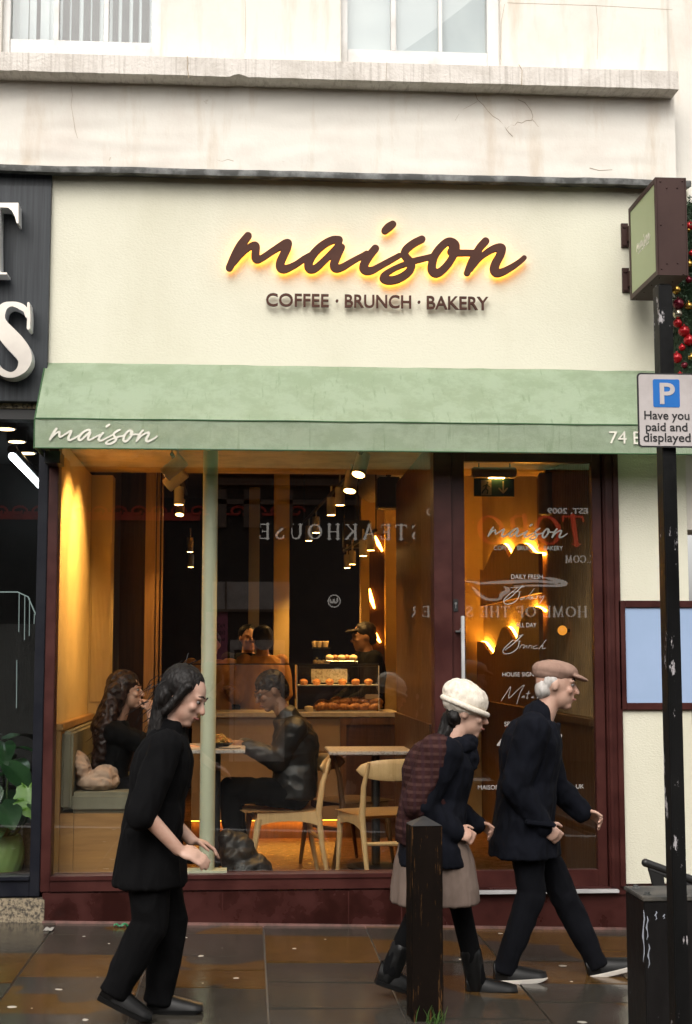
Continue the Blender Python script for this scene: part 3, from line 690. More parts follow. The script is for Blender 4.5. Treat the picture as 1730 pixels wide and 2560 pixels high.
# ------------------------------------------------------------------ awning
def awning():
    YA = -.41; xl, xr = P(116, 906, YF).x, X(1830); zt = P(865, 917, YF).z; zf = P(865, 1056, YA).z; zb = P(865, 1129, YA).z
    t = thing('awning', 'wet green canvas awning with white lettering on its valance', 'awning', (xl, YF, zt))
    m = MB()
    def slope(u, v):
        x = xl - .005 * v + (xr - xl) * u; s = math.sin(v * math.pi)
        y = YF - .002 + (YA - YF) * v; z = zt + (zf - zt) * v
        k = noise.noise(Vector((x * 3, v * 2, 1))) * .009 - .013 * s * abs(math.sin(u * math.pi * 3.5)) ** .5
        k += .004 * noise.noise(Vector((x * 9 + v * 2, v * 2, 8))) - .013 * math.exp(-((x - X(1052) - .1 * v) / .012) ** 2) * s + -.008 * math.exp(-((x - X(1330) - .12 * v) / .012) ** 2) * s
        return Vector((x, y + k * .6, z + k * .75))
    m.grid(slope, 220, 18); bmesh.ops.solidify(m.bm, geom=list(m.bm.faces), thickness=.003); m.build('canopy', M['awning'], t, smooth=60)
    m = MB(); m.grid(lambda u, v: Vector((xl - .005 + (xr - xl) * u, YA - .002 + .0022 * math.sin(u * 40) * v + .003 * noise.noise(Vector((u * 22, v * 1.5, 0))), zf + .004 + (zb - zf) * v + .002 * noise.noise(Vector((u * 30, 7, 0))) * v)), 200, 8)
    bmesh.ops.solidify(m.bm, geom=list(m.bm.faces), thickness=.003); val = m.build('valance', M['awning'], t, smooth=60)
    dk = mat('dark green piping', (.05, .13, .05), .7)
    m = MB(); m.tube([(xl - .008 + (xr - xl) * i / 40, YA - .004, zf + .003 + .001 * math.sin(i)) for i in range(41)], .0045, 6)
    m.tube([(xl - .008, YA - .003, zb + .004), (xr, YA - .003, zb + .004)], .004, 6); m.tube([(xl - .006, YF, zt), (xl - .008, YA, zf), (xl - .008, YA, zb)], .005, 6); m.build('piping', dk, t)
    m = MB(); m.prism([(YF, zt), (YA, zf), (YA, zb), (YF, zb)], xl - .006, xl - .003, 'x'); m.build('side_panel', M['awning'], t)
    m = MB(); m.box(xl + .005, xl + .03, YA + .01, YF, zb + .02, zb + .045); m.box(xl + .01, xr, YA + .012, YA + .035, zf - .035, zf - .012); m.box(xl + .01, xr, YA + .012, YA + .03, zb + .004, zb + .02); m.box(xl + .02, xl + .11, YF - .12, YF + .06, zb - .05, zb + .02); m.build('frame', M['blackmetal'], t)
    pl = lambda a, b: (P(a, b, YA - .008).x, P(a, b, YA - .008).z)
    lettering('valance_lettering', fill(stroke_loops(maison(121, 395, 1058, 1114, pl, .82), .0028), .002), FRONT, M['creamtext'], val, (0, YA - .0085, 0))
    text_px('valance_lettering', '74', 1523, 1567, 1078, 1109, YA - .0085, M['creamtext'], val); text_px('valance_lettering', 'E', 1584, 1602, 1079, 1110, YA - .0085, M['creamtext'], val)
awning()

# ------------------------------------------------------------------ projecting box sign
def box_sign():
    y0, y1 = -.78, -.20; xa, xb = P(1640.5, 560, y0).x, P(1718, 560, y0).x; zt, zb = P(1640, 443, y0).z, P(1640, 687, y0).z
    t = thing('projecting_sign', 'brown box sign with green face projecting over the pavement beside awning', 'sign', ((xa + xb) / 2, YF, zb))
    m = MB(); m.box(xa + .008, xb - .008, y0, y1, zb, zt)
    for (a, b, c, d) in ((y0, y0 + .03, zb, zt), (y1 - .03, y1, zb, zt), (y0 + .03, y1 - .03, zb, zb + .03), (y0 + .03, y1 - .03, zt - .03, zt)):
        m.box(xa, xa + .01, a, b, c, d); m.box(xb - .01, xb, a, b, c, d)
    bx = m.build('casing', M['brownmetal'], t)
    m = MB(); m.box(xa + .004, xa + .0085, y0 + .028, y1 - .028, zb + .028, zt - .028); fc = m.build('face_panel', M['greenpanel'], t)
    for px, py in ((1651, 454), (1667, 470), (1693, 470), (1706, 453), (1652, 562), (1707, 561), (1654, 672), (1668, 659), (1694, 658), (1709, 685)):
        m = MB(); m.ell(P(px, py, y0), .0055, u=8, v=6); m.build('rivet', M['brownmetal'], bx)
    for k in range(7): m = MB(); m.ell((xa + .03 + (k % 2) * .1, y0 + .06 + k * .08, zb), .005, u=8, v=6); m.build('rivet', M['brownmetal'], bx)
    for a, b in ((553, 612), (665, 725)):
        m = MB(); za, zc = P(1563, b, -.12).z, P(1563, a, -.12).z; m.box(xa + .02, xa + .05, y1, YF - .01, za + .03, zc - .03); m.box(xa - .012, xa + .03, YF - .018, YF + .002, za, zc)
        for z in (za + .018, zc - .018): m.tube([(xa + .006, YF - .026, z), (xa + .006, YF - .018, z)], .012, 10)
        m.build('bracket', M['brownmetal'], t)
    L = .30; st = []
    for s in MAISON_PX: st.append([((a - 563) / 754 * L, -(b - 550) / 754 * L * 1.25, r / 754 * L * 1.25) for a, b, r in s])
    me = fill(stroke_loops(st, .002), .001); lettering('sign_lettering', me, LEFT, M['creamtext'], fc, (xa + .0035, (y0 + y1) / 2 + .145, (zb + zt) / 2 + .035))
    me = fit(font_mesh('COFFEE \u00b7 BRUNCH \u00b7 BAKERY', .001), .24, .012); lettering('sign_lettering', me, LEFT, M['creamtext'], fc, (xa + .0035, (y0 + y1) / 2 + .11, (zb + zt) / 2 - .05))
box_sign()

# ------------------------------------------------------------------ post with the parking plate, cabinet, bollard, rail
def parking():
    Yp = -3.65; p = P(1656, 713, Yp); g = gz(p.x); h = p.z - g; s = .0262
    t = thing('parking_sign_post', 'chipped black square post carrying a parking plate at pavement edge', 'sign post', (p.x, Yp, g))
    Mx = Matrix.Translation((p.x, Yp, 0)) @ Matrix.Rotation(math.radians(9), 4, 'Z')
    m = MB(); m.box(-s, s, -s, s, g - .2, p.z - .006, Mx); m.box(-s + .003, s - .003, -s + .003, s - .003, p.z - .006, p.z, Mx); m.build('post', M['postblack'], t, .004, 3)
    ys = Yp - .048; a, b = P(1596, 1118, ys), P(1747, 934, ys)
    def rr(x0, x1, z0, z1, r):
        o = []
        for cx, cz, q in ((x1 - r, z1 - r, 0), (x0 + r, z1 - r, 1), (x0 + r, z0 + r, 2), (x1 - r, z0 + r, 3)):
            for k in range(7): an = math.pi / 2 * (q + k / 6); o.append((cx + r * math.cos(an), cz + r * math.sin(an)))
        return o
    m = MB(); m.prism(rr(a.x, b.x, a.z, b.z, .014), ys, ys + .004); pt = m.build('sign_plate', M['signblack'], t, smooth=30)
    m = MB(); m.prism(rr(a.x + .0055, b.x - .0055, a.z + .0055, b.z - .0055, .010), ys - .0012, ys - .0002); m.build('sign_face', M['signface'], pt, smooth=30)
    m = MB(); q0, q1 = P(1633, 1018, ys), P(1698, 949, ys); m.prism(rr(q0.x, q1.x, q0.z, q1.z, .006), ys - .0022, ys - .0013); m.build('blue_panel', M['signblue'], pt, smooth=30)
    text_px('sign_letter', 'P', 1650, 1688, 957, 1010, ys - .003, M['signface'], pt, .0012, .02)
    for tx, x0, x1, y0, y1 in (('Have you', 1611, 1724, 1027, 1055), ('paid and', 1615, 1719, 1056, 1084), ('displayed', 1609, 1727, 1082, 1111)):
        text_px('sign_text', tx, x0, x1, y0, y1, ys - .0022, M['signblack'], pt, .0012, .012)
    for z in (a.z + .06, b.z - .05):
        m = MB(); m.box(p.x - .035, p.x + .035, Yp - .044, Yp + .035, z, z + .018); m.build('clip', M['postblack'], t)
parking()
def cabinet():
    y0, y1 = -2.85, -2.57; xa = P(1613, 2400, y0).x; xb = xa + .62; zt = P(1613, 2243, y0).z; g = gz(xa)
    t = thing('utility_cabinet', 'scraped black metal street cabinet beside the parking post', 'cabinet', ((xa + xb) / 2, (y0 + y1) / 2, g))
    m = MB(); m.box(xa, xb, y0, y1, g - .1, zt - .016); m.build('casing', M['cabinet'], t, .004)
    m = MB(); m.box(xa - .006, xb + .006, y0 - .006, y1 + .006, zt - .016, zt); m.build('lid', M['cabtop'], t, .003)
    for x in (xa + .03, xa + .18, xa + .33):
        for y in (y0 + .06, y1 - .05): m = MB(); m.tube([(x, y, zt - .001), (x, y, zt + .012)], .011, 6); m.tube([(x, y, zt), (x, y, zt + .003)], .017, 12); m.build('bolt', M['lead'], t, smooth=0)
    scr = mat('bare scrape', (.33, .36, .42), .5)
    for px, py, l in ((1609, 2275, 130), (1618, 2290, 60), (1622, 2360, 60), (1640, 2278, 22), (1660, 2285, 12)):
        m = MB(); pts = [P(px + 2 * math.sin(k * 1.7), py + l * k / 6, y0 - .0005) for k in range(7)]; m.tube(pts, [.001, .003, .002, .004, .0015, .0025, .0005], 6); m.build('paint_scrape', scr, t)
    m = MB(); m.box(xa + .3, xa + .302, y0 - .001, y0 + .01, g, zt - .02); m.build('door_gap', M['signblack'], t)
cabinet()
def rail():
    Y_ = -1.15; a, b = P(1614, 2157, Y_), P(1760, 2210, Y_)
    t = thing('handrail', 'short black tubular handrail end behind the street cabinet', 'handrail', (b.x, Y_, gz(b.x)))
    m = MB(); m.tube([a, a + (b - a) * .05, a + (b - a) * .5, b, b + Vector((.08, 0, -.06)), b + Vector((.10, 0, gz(b.x) - b.z))], .021, 14); m.ell(a, .0215); m.build('rail', M['blackmetal'], t)
    c = P(1632, 2180, Y_); m = MB(); m.prism([(c.x - .025, c.z + .02), (c.x + .05, c.z + .02), (c.x + .07, c.z - .16), (c.x + .02, c.z - .16)], Y_ - .012, Y_ + .012)
    m.tube([P(1622, 2172, Y_), P(1660, 2186, Y_), P(1740, 2222, Y_)], .014, 10); m.box(c.x + .03, c.x + .06, Y_ - .015, Y_ + .015, gz(c.x) - .02, c.z - .15); m.build('bracket', M['blackmetal'], t, .002)
rail()
def bollard():
    b = ground(1061, 2553); Yb = b.y + .07; top = P(1061, 2066, Yb - .07).z; ap = P(1062, 2040, Yb).z; s = .0685
    t = thing('wooden_bollard', 'dark weathered square timber bollard with pyramid top', 'bollard', (b.x, Yb, gz(b.x)))
    Mx = Matrix.Translation((P(1061, 2300, Yb).x, Yb, 0)) @ Matrix.Rotation(math.radians(5), 4, 'Z')
    m = MB(); n = 34; rings = []
    for k in range(n + 1):
        z = gz(b.x) - .2 + (top - gz(b.x) + .2) * k / n; r = []
        for cx, cy in ((-1, -1), (0, -1), (1, -1), (1, 0), (1, 1), (0, 1), (-1, 1), (-1, 0)):
            e = .0022 * noise.noise(Vector((cx * 3, cy * 5, z * 9))); r.append(Mx @ Vector((cx * (s + e), cy * (s + e), z)))
        rings.append(r)
    m.loft(rings); m.build('post', M['bollard'], t, .003, smooth=40)
    m = MB(); q = [Mx @ Vector((cx * (s + .001), cy * (s + .001), top + .001)) for cx, cy in ((-1, -1), (1, -1), (1, 1), (-1, 1))]
    m.loft([q, [Mx @ Vector((v[0] * .004, v[1] * .004, ap)) for v in ((-1, -1), (1, -1), (1, 1), (-1, 1))]]); m.build('cap', mat('dark slate cap', (.022, .022, .023), .6), t, .002)
    g = MB()
    for k in range(24):
        x = b.x + R3.gauss(.035, .03); y = Yb - .085 - abs(R3.gauss(0, .018)); h = R3.uniform(.02, .075); z = gz(x) - .004; dx, dy = R3.gauss(0, .022), R3.gauss(-.01, .015)
        g.tube([(x, y, z), (x + dx * .4, y + dy * .4, z + h * .6), (x + dx, y + dy, z + h)], [.0016, .0013, .0003], 4)
    tag(g.build('weeds', M['grass'], smooth=0), 'green weeds growing at the foot of the bollard', 'weeds', kind='stuff')
bollard()
def litter():
    p = ground(303, 2318); m = MB()
    m.grid(lambda u, v: p + Vector(((u - .5) * .085, (v - .5) * .03, .012 + .016 * noise.noise(Vector((u * 4, v * 4, 2))) + .006 * math.sin(u * 11))), 20, 8); bmesh.ops.solidify(m.bm, geom=list(m.bm.faces), thickness=.0015)
    tag(m.build('litter_wrapper', M['litter'], smooth=60), 'crumpled green plastic wrapper lying at the shop plinth', 'litter')
    p = ground(122, 2326); m = MB()
    m.grid(lambda u, v: p + Vector(((u - .5) * .05, (v - .5) * .10, .008 + .006 * noise.noise(Vector((u * 3, v * 3, 5))))), 8, 8); bmesh.ops.solidify(m.bm, geom=list(m.bm.faces), thickness=.0015)
    tag(m.build('paper_scrap', M['paper'], smooth=60), 'white scrap of paper on pavement below the neighbouring shop', 'litter')
litter()

# ------------------------------------------------------------------ menu board
def menu():
    Y_ = -.05; a, b = P(1551, 1775, Y_), P(1775, 1502, Y_); t = thing('menu_board', 'pale blue blank menu board in maroon frame on cream wall', 'menu board', ((a.x + b.x) / 2, -.025, a.z))
    w_ = .042; m = MB(); m.box(a.x, a.x + w_, Y_, -.024, a.z, b.z); m.box(b.x - w_, b.x, Y_, -.024, a.z, b.z); m.box(a.x + w_, b.x - w_, Y_ + .001, -.024, a.z, a.z + w_); m.box(a.x + w_, b.x - w_, Y_ + .001, -.024, b.z - w_, b.z); m.build('frame', M['maroon'], t, .003)
    m = MB(); m.box(a.x + w_, b.x - w_, -.036, -.024, a.z + w_, b.z - w_); m.build('board', M['menublue'], t)
menu()

# ------------------------------------------------------------------ neighbouring shop on the left
def leaf(mb, base, d, up, L, W, fold=.25, droop=.3, cuts=False, n=14):
    d = Vector(d).normalized(); s = d.cross(Vector(up)).normalized(); u = s.cross(d)
    def fn(a, b):
        t_ = a; wd = W * (math.sin(math.pi * min(1, t_ * .93 + .06)) ** .75) * (1.15 - .45 * t_)
        x = (b * 2 - 1); c = 1.0
        if cuts and abs(x) > .5: c = 1 - .42 * max(0, math.sin(t_ * 22)) ** 2
        back = -.18 * L * abs(x) if t_ < .15 else 0
        return Vector(base) + d * (L * t_ + back) + s * (x * wd * c) + u * (fold * abs(x) * wd - droop * L * t_ * t_)
    mb.grid(fn, n, 10)
def left_shop():
    t = thing('neighbouring_shop', 'dark navy shopfront with large metal letters left of the cafe', 'shopfront', (X(-100), 0, gz(X(-100))))
    yf = -.10; xr = P(123, 700, yf).x; zt, zb = P(60, 428, yf).z, P(60, 1003, yf).z; xl = -4.2
    m = MB(); m.box(xl, xr, yf, .2, zb, P(60, 464, yf).z); m.box(xl, xr, yf + .02, .2, P(60, 464, yf).z - .001, zt + .05); m.build('fascia', M['slate'], t, .003)
    m = MB(); m.box(xl, xr - .02, -.03, .2, Z(1032), zb - .002); m.build('ledge', M['granite'], t); m = MB(); m.box(xl, X(88), -.02, .1, Z(1058), Z(1034)); m.build('header', M['blackmetal'], t)
    # built-up letters: thick white sides with a metal face
    yl = -.24
    pl = lambda a, b: (P(a, b, yl).x, P(a, b, yl).z)
    def letter(name, loops):
        me = fill(loops, .12); lettering(name, me, FRONT, M['whiteacrylic'], t, (0, yl + .065, 0))
        me = fill(loops, .004); fo = lettering('letter_face', me, FRONT, M['champagne'], bpy.data.objects[name] if name in bpy.data.objects else t, (0, yl + .0015, 0))
    T = [(-88, 507), (46, 507), (46, 558), (42, 558), (37, 541), (30, 527), (20, 519), (0, 518), (-1, 600), (0, 678), (4, 681), (17, 681), (17, 686), (-59, 686), (-59, 681), (-45, 681), (-41, 678), (-40, 600), (-41, 518), (-62, 519), (-72, 527), (-79, 541), (-84, 558), (-88, 558)]
    sp = [pl(*q) for q in T]
    me = fill([sp], .12); a = lettering('letter', me, FRONT, M['whiteacrylic'], t, (0, yl + .065, 0)); lettering('letter_face', fill([sp], .004), FRONT, M['champagne'], a, (0, yl + .0015, 0))
    k = 2.39 / 1000
    S1 = [[(67, 790, 4), (64, 776, 6), (55, 768, 8), (42, 762, 7), (27, 760, 6), (12, 765, 9), (2, 778, 12), (-2, 796, 14), (3, 815, 18), (18, 836, 22), (38, 858, 23), (54, 878, 21), (62, 897, 17), (58, 916, 13), (46, 930, 9), (30, 937, 7), (12, 934, 8), (-6, 922, 9), (-20, 900, 8), (-27, 878, 4)]]
    S1 += [[(71, 758, 3), (72, 790, 4), (71, 820, 4)], [(-29, 868, 4), (-29, 934, 4)]]
    lp = stroke_loops([[(*pl(a_, b_), r * k) for a_, b_, r in s] for s in S1], .004)
    a = lettering('letter', fill(lp, .12), FRONT, M['whiteacrylic'], t, (0, yl + .065, 0)); lettering('letter_face', fill(lp, .004), FRONT, M['champagne'], a, (0, yl + .0015, 0))
    n0, n1 = X(88), X(112.5); zs = Z(2232); zg = Z(2184)
    m = MB(); m.box(n0, n1, -.03, .12, zs, Z(1032) - .003); m.build('corner_post', M['navy'], t, .004)
    m = MB(); m.box(xl, n0, -.028, .12, zs, zg); m.box(xl, n0, -.045, .0, zg - .018, zg + .004); m.build('window_sill', M['navy'], t, .004)
    m = MB(); m.box(xl, X(129), -.03, .2, -.4, zs - .008); m.build('stone_base', M['granite'], t, .008)
    m = MB(); m.box(xl, n0 + .004, .04, .048, zg - .004, Z(1056)); m.build('window_pane', M['glass'], t)
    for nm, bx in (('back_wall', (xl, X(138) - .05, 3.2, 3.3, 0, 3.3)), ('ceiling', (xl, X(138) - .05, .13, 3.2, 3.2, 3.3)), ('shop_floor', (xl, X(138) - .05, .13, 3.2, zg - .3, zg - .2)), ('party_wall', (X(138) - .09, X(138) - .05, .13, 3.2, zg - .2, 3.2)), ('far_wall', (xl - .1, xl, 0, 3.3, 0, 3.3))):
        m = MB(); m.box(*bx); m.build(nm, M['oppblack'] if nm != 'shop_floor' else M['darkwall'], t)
    m = MB(); m.box(xl, n0, .10, .75, zg - .06, zg - .012); m.build('display_shelf', M['darkwall'], t)
    z = 3.12
    for i, (px, py) in enumerate(((15, 1068), (42, 1100), (68, 1129))):
        p = PZ(px, py, z); l = thing('ceiling_downlight', ('glowing warm downlight nearest the shop window, leftmost of three', 'glowing warm downlight in the middle of the row of three', 'glowing warm downlight farthest inside, lowest of the three')[i], 'ceiling lamp', p, 0, 'downlights in the neighbouring shop')
        m = MB(); m.lathe([(.05, -.012), (.068, -.012), (.072, .0), (.072, .07), (.05, .07)], n=22); m.build('rim', M['blackmetal'], l, local=True)
        m = MB(); m.lathe([(.056, -.016), (.056, -.0125)], n=22); m.build('lamp_face', M['downlight'], l, local=True)
    a, b = PZ(30, 1140, 3.0), PZ(104, 1218, 3.0); l = thing('tube_lamp', 'white fluorescent tube lamp under the dark shop ceiling', 'tube lamp', (a + b) / 2)
    m = MB(); m.tube([a + (b - a) * .0, a + (b - a) * .36], .025, 10); m.tube([a + (b - a) * .39, b], .025, 10); m.build('tube', M['tubewhite'], l)
    m = MB(); m.tube([a + Vector((0, 0, .045)), b + Vector((0, 0, .045))], .035, 8); m.build('fitting', M['blackmetal'], l)
    # mirror lights, dim vertical light strips on a rack
    l = thing('lit_rack', 'dark display rack edged with thin white light lines', 'rack', P(40, 1750, 2.0))
    m = MB()
    for px, ya, yb in ((48, 1480, 1580), (62, 1490, 1600), (74, 1495, 1590), (86, 1535, 1560), (42, 1650, 1770)): m.tube([P(px, ya, 2.0), P(px - 1, yb, 2.0)], .003, 6)
    m.tube([P(-30, 1480, 2.0), P(44, 1480, 2.0), P(70, 1492, 2.0), P(90, 1538, 2.0)], .005, 6); m.build('light_line', emit('thin shop light', (.8, 1, .95), .22), l)
    m = MB(); m.box(P(-60, 1700, 2.05).x, P(88, 1700, 2.05).x, 2.05, 2.4, zg - .2, P(0, 1560, 2.05).z); m.build('cupboard', M['blackmetal'], l)
    # plants on the shelf
    zs_ = zg - .012
    p = P(8, 2176, .36); pl_ = thing('potted_monstera', 'monstera plant with one bright leaf in ribbed green pot', 'plant', (p.x, .36, zs_))
    m = MB(); prof = []
    for k in range(26):
        u = k / 25; r = .088 + .036 * math.sin(math.pi * (.18 + .72 * u)); prof.append((r + .0018 * math.sin(k * 2.9), .21 * u))
    prof.append((.098, .205)); prof.append((.092, .17)); m.lathe(prof, n=60)
    for v in m.bm.verts:
        an = math.atan2(v.co.y, v.co.x); v.co.xy *= 1 + .014 * math.sin(an * 44 + v.co.z * 40)
    pot = m.build('pot', M['potgreen'], pl_, local=True, smooth=50)
    m = MB(); q = Vector((0, 0, .17))
    tips = [((.15, -.08, .50), .20, .105, 'b'), ((.0, -.12, .40), .22, .10, 'd'), ((.19, -.13, .40), .17, .06, 'd'), ((-.10, -.05, .52), .2, .09, 'd'), ((-.14, -.12, .36), .18, .08, 'd'), ((.02, .0, .62), .2, .09, 'd'), ((-.02, -.15, .27), .1, .05, 'd')]
    D = MB(); B = MB()
    for (x, y, z), L, W, kind in tips:
        e = Vector((x, y, z)); m.tube([q, q * .4 + e * .6 + Vector((0, 0, .06)), e], [.008, .006, .004], 8)
        d = Vector((x * .6 + (.1 if kind == 'd' else -.02), y - .05, -.10 if kind == 'd' else -.32)); leaf(B if kind == 'b' else D, e, d, (0, -.45, 1) if kind == 'd' else (0, -1, .25), L, W, .18, .18 if kind == 'd' else .1, kind == 'b', 40 if kind == 'b' else 14)
    m.tube([q, q + Vector((.06, -.03, .04)), q + Vector((.13, -.02, .12)), q + Vector((.16, -.02, .26))], [.012, .011, .009, .006], 8)
    m.build('stem', M['stem'], pl_, local=True); D.build('leaf', M['leaf'], pl_, local=True, smooth=80, recalc=False); B.build('young_leaf', M['leafbright'], pl_, local=True, smooth=80, recalc=False)
    p = P(-10, 2170, .62); p2 = thing('foliage_plant', 'tall dark rubber plant behind the monstera in shop window', 'plant', (p.x, .62, zs_))
    m = MB(); m.tube([(0, 0, 0), (.04, 0, .4), (.02, 0, .75)], [.012, .01, .006], 8); m.build('stem', M['stem'], p2, local=True)
    m = MB()
    for k in range(26):
        an = k * 2.4; z_ = .22 + .6 * k / 26; leaf(m, (.03 + .05 * math.cos(an), .05 * math.sin(an), z_), (math.cos(an), math.sin(an) - .25, .25 - .4 * (k % 3) / 2), (0, 0, 1), R3.uniform(.17, .27), R3.uniform(.05, .08), .25, .55)
    m.build('leaf', M['leaf'], p2, local=True, smooth=80, recalc=False)
    m = MB(); m.lathe([(.07, 0), (.085, .06), (.09, .14), (.07, .14)], n=24); m.build('pot', M['wicker'], p2, local=True)
    p = P(92, 2110, .5); w2 = MB(); w2.lathe([(.07, 0), (.085, .10), (.088, .26), (.08, .262)], (p.x, .5, zs_), 40)
    for v in w2.bm.verts: pass
    tag(w2.build('wicker_basket', M['wicker'], smooth=40), 'dim brown wicker basket beside the green pot', 'basket')
left_shop()

# ------------------------------------------------------------------ christmas garland at the right edge
def garland():
    x0 = P(1682, 700, -.2).x; zt, zb = P(1700, 505, -.2).z, P(1700, 1000, -.2).z
    t = thing('christmas_garland', 'spruce christmas garland hung with red and gold baubles beside the fascia', 'garland', (x0 + .3, YF, zb))
    m = MB(); rr = random.Random(3)
    for k in range(5200):
        z = rr.uniform(zb - .2, zt); u = (zt - z) / (zt - zb); xl = x0 + (.075 * (1 - min(1, u / .4)) if u < .4 else 0)
        x = rr.uniform(xl + .005, xl + .42); y = rr.uniform(-.30, -.07); d = Vector((rr.gauss(0, 1), rr.gauss(-.6, .8), rr.gauss(0, 1))).normalized(); L = rr.uniform(.03, .065)
        s, up = frame_of(d)
        for q in range(5):
            a = q * 1.3; b = Vector((x, y, z)) + d * L * q / 5; e = b + d * .02 + (s * math.cos(a * 2) + up * math.sin(a * 2)) * .017; wv = (s * math.sin(a * 2) - up * math.cos(a * 2)) * .0042
            v = [m.bm.verts.new(c) for c in (b - wv, b + wv, e)]; m.bm.faces.new(v)
    m.build('foliage', M['spruce'], t, smooth=0, recalc=False)
    m = MB(); m.tube([(x0 + .24, -.13, zb - .2), (x0 + .235, -.13, zb + .3), (x0 + .30, -.13, zt - .02)], [.22, .22, .2], 16); m.build('core', M['spruce'], t)
    for px, py, r, k in ((1725, 565, 11, 'red'), (1722, 575, 5, 'gold'), (1729, 633, 8, 'red'), (1724, 660, 9, 'gold'), (1722, 700, 9, 'wine'), (1691, 725, 12, 'gold'), (1696, 760, 15, 'wine'), (1722, 765, 11, 'gold'), (1694, 785, 13, 'silver'), (1694, 808, 12, 'red'), (1710, 828, 15, 'red'), (1723, 851, 15, 'red'), (1705, 869, 9, 'red'), (1692, 895, 14, 'red'), (1711, 913, 9, 'wine'), (1728, 893, 9, 'gold'), (1700, 940, 10, 'red'), (1745, 800, 12, 'red'), (1750, 720, 12, 'gold')):
        c = P(px, py, -.29); rad = r * 8.26 / FPX; m = MB(); m.ell(c, rad, u=24, v=14); m.tube([c + Vector((0, 0, rad * .95)), c + Vector((0, 0, rad * 1.25))], rad * .2, 8); m.build('bauble', M['bauble' + k], t, smooth=60)
garland()

# ------------------------------------------------------------------ cafe interior
ZF = .19
def st(name, m, *boxes, bevel=0.0):
    b = MB()
    for q in boxes: b.box(*q)
    return tag(b.build(name, m, None, bevel), kind='structure')
XL = P(140, 1650, .15).x; XR = P(1492, 1650, .15).x; YB = 7.5
def interior():
    st('interior_floor', M['floorwood'], (XL, XR, .15, YB, ZF - .1, ZF))
    st('interior_soffit', M['ceiling'], (XL, XR, .145, 1.75, 2.95, 3.1))
    st('interior_ceiling', M['darkceil'], (XL - .05, XR + .05, 1.75, YB, 3.42, 3.5), (XL - .05, XR + .05, 1.70, 1.749, 3.1, 3.5))
    st('interior_wall_left', M['plasterY'], (XL - .04, XL, .145, 1.9, ZF, 2.949))
    nx = P(277, 1500, 1.9).x
    m = MB(); m.box(XL, nx, 1.9, 2.1, ZF, 2.949)
    st('interior_wall_nib', M['plasterY'], (XL + .001, nx, 1.9, 2.1, ZF, 2.949))
    b = MB()
    for k in range(14): x = XL + .02 + (nx - XL - .03) * k / 13; b.tube([(x, 1.9, 1.3), (x, 1.9, 2.45)], .008, 8)  # modelled ribs imitate street slats reflected in the shop glass
    tag(b.build('interior_reflection_ribs', M['plasterY']), kind='structure')
    st('interior_wall_back', M['darkwall'], (XL - .3, XR + .1, YB, YB + .1, ZF, 3.5), (XL - .1, XL, 2.1, YB, ZF, 3.5))
    st('interior_wall_dark', M['darkwood'], (nx, P(365, 1500, 2.6).x, 2.6, 2.7, ZF, 3.4))
    st('interior_wall_right', M['plasterY'], (XR, XR + .05, 1.9, 4.6, ZF, 3.41))
    b = MB(); b.box(XR - .002, XR + .05, .145, 1.899, ZF, 2.949)
    for k in range(34): b.tube([(XR - .002, .17 + .05 * k, P(1470, 1808, .6).z + .05), (XR - .002, .17 + .05 * k, 2.94)], .009, 6)
    tag(b.build('interior_wall_ribbed', M['ribwall']), kind='structure')
    xw = P(903, 1500, 4.4).x; st('interior_wall_end', M['plasterY'], (xw, XR, 4.4, 4.6, ZF, 3.41))
    st('interior_wall_wainscot', M['walnut'], (XR - .03, XR, .15, 4.4, ZF, P(1470, 1808, .6).z), (XR - .05, XR, .15, 4.4, P(1470, 1808, .6).z, P(1470, 1803, .6).z + .03))
    # timber partition between window and door
    xp = P(1083, 1650, .2).x; m = MB(); m.box(xp - .015, xp + .04, .16, 2.25, ZF, 2.948); t = m.build('timber_partition', M['walnut'], None, .003)
    tag(t, 'vertical grained timber partition between the shop window and the door', 'partition')
    m = MB(); m.box(xp - .03, xp - .0155, .17, 2.24, ZF, P(1040, 1797, 1).z); m.build('wainscot', M['darkwood'], t)
    # lit timber posts and columns
    m = MB(); p = P(380, 1500, 2.3); m.box(p.x - .055, p.x + .02, 2.28, 2.36, ZF, 3.4); m.box(p.x + .03, p.x + .05, 2.3, 2.36, ZF, 3.4); m.box(p.x + .065, p.x + .075, 2.3, 2.36, ZF, 3.4); o = m.build('timber_post', M['oak'], None, .003); tag(o, 'tall lit timber slats dividing the dark left half of cafe', 'post')
    for a, b_, y, lb in ((684, 723, 4.7, 'wide warm lit column behind the counter'), (621, 648, 6.4, 'slim dim column far behind the counter staff')):
        m = MB(); x0, x1 = P(a, 1500, y).x, P(b_, 1500, y).x; m.box(x0, x1, y, y + .15, ZF, 3.415); tag(m.build('interior_column', M['plasterY'], None, .004), lb, 'column', 'columns behind the counter')
    for a, b_, lb in ((902, 923, 'narrow orange pilaster left of the barista light panel'), (963, 990, 'narrow orange pilaster right of the barista light panel')):
        m = MB(); m.box(P(a, 1500, 4.3).x, P(b_, 1500, 4.3).x, 4.3, 4.395, ZF, 3.4); tag(m.build('interior_pilaster', M['plasterY'], None, .004), lb, 'pilaster', 'pilasters beside the light panel')
interior()

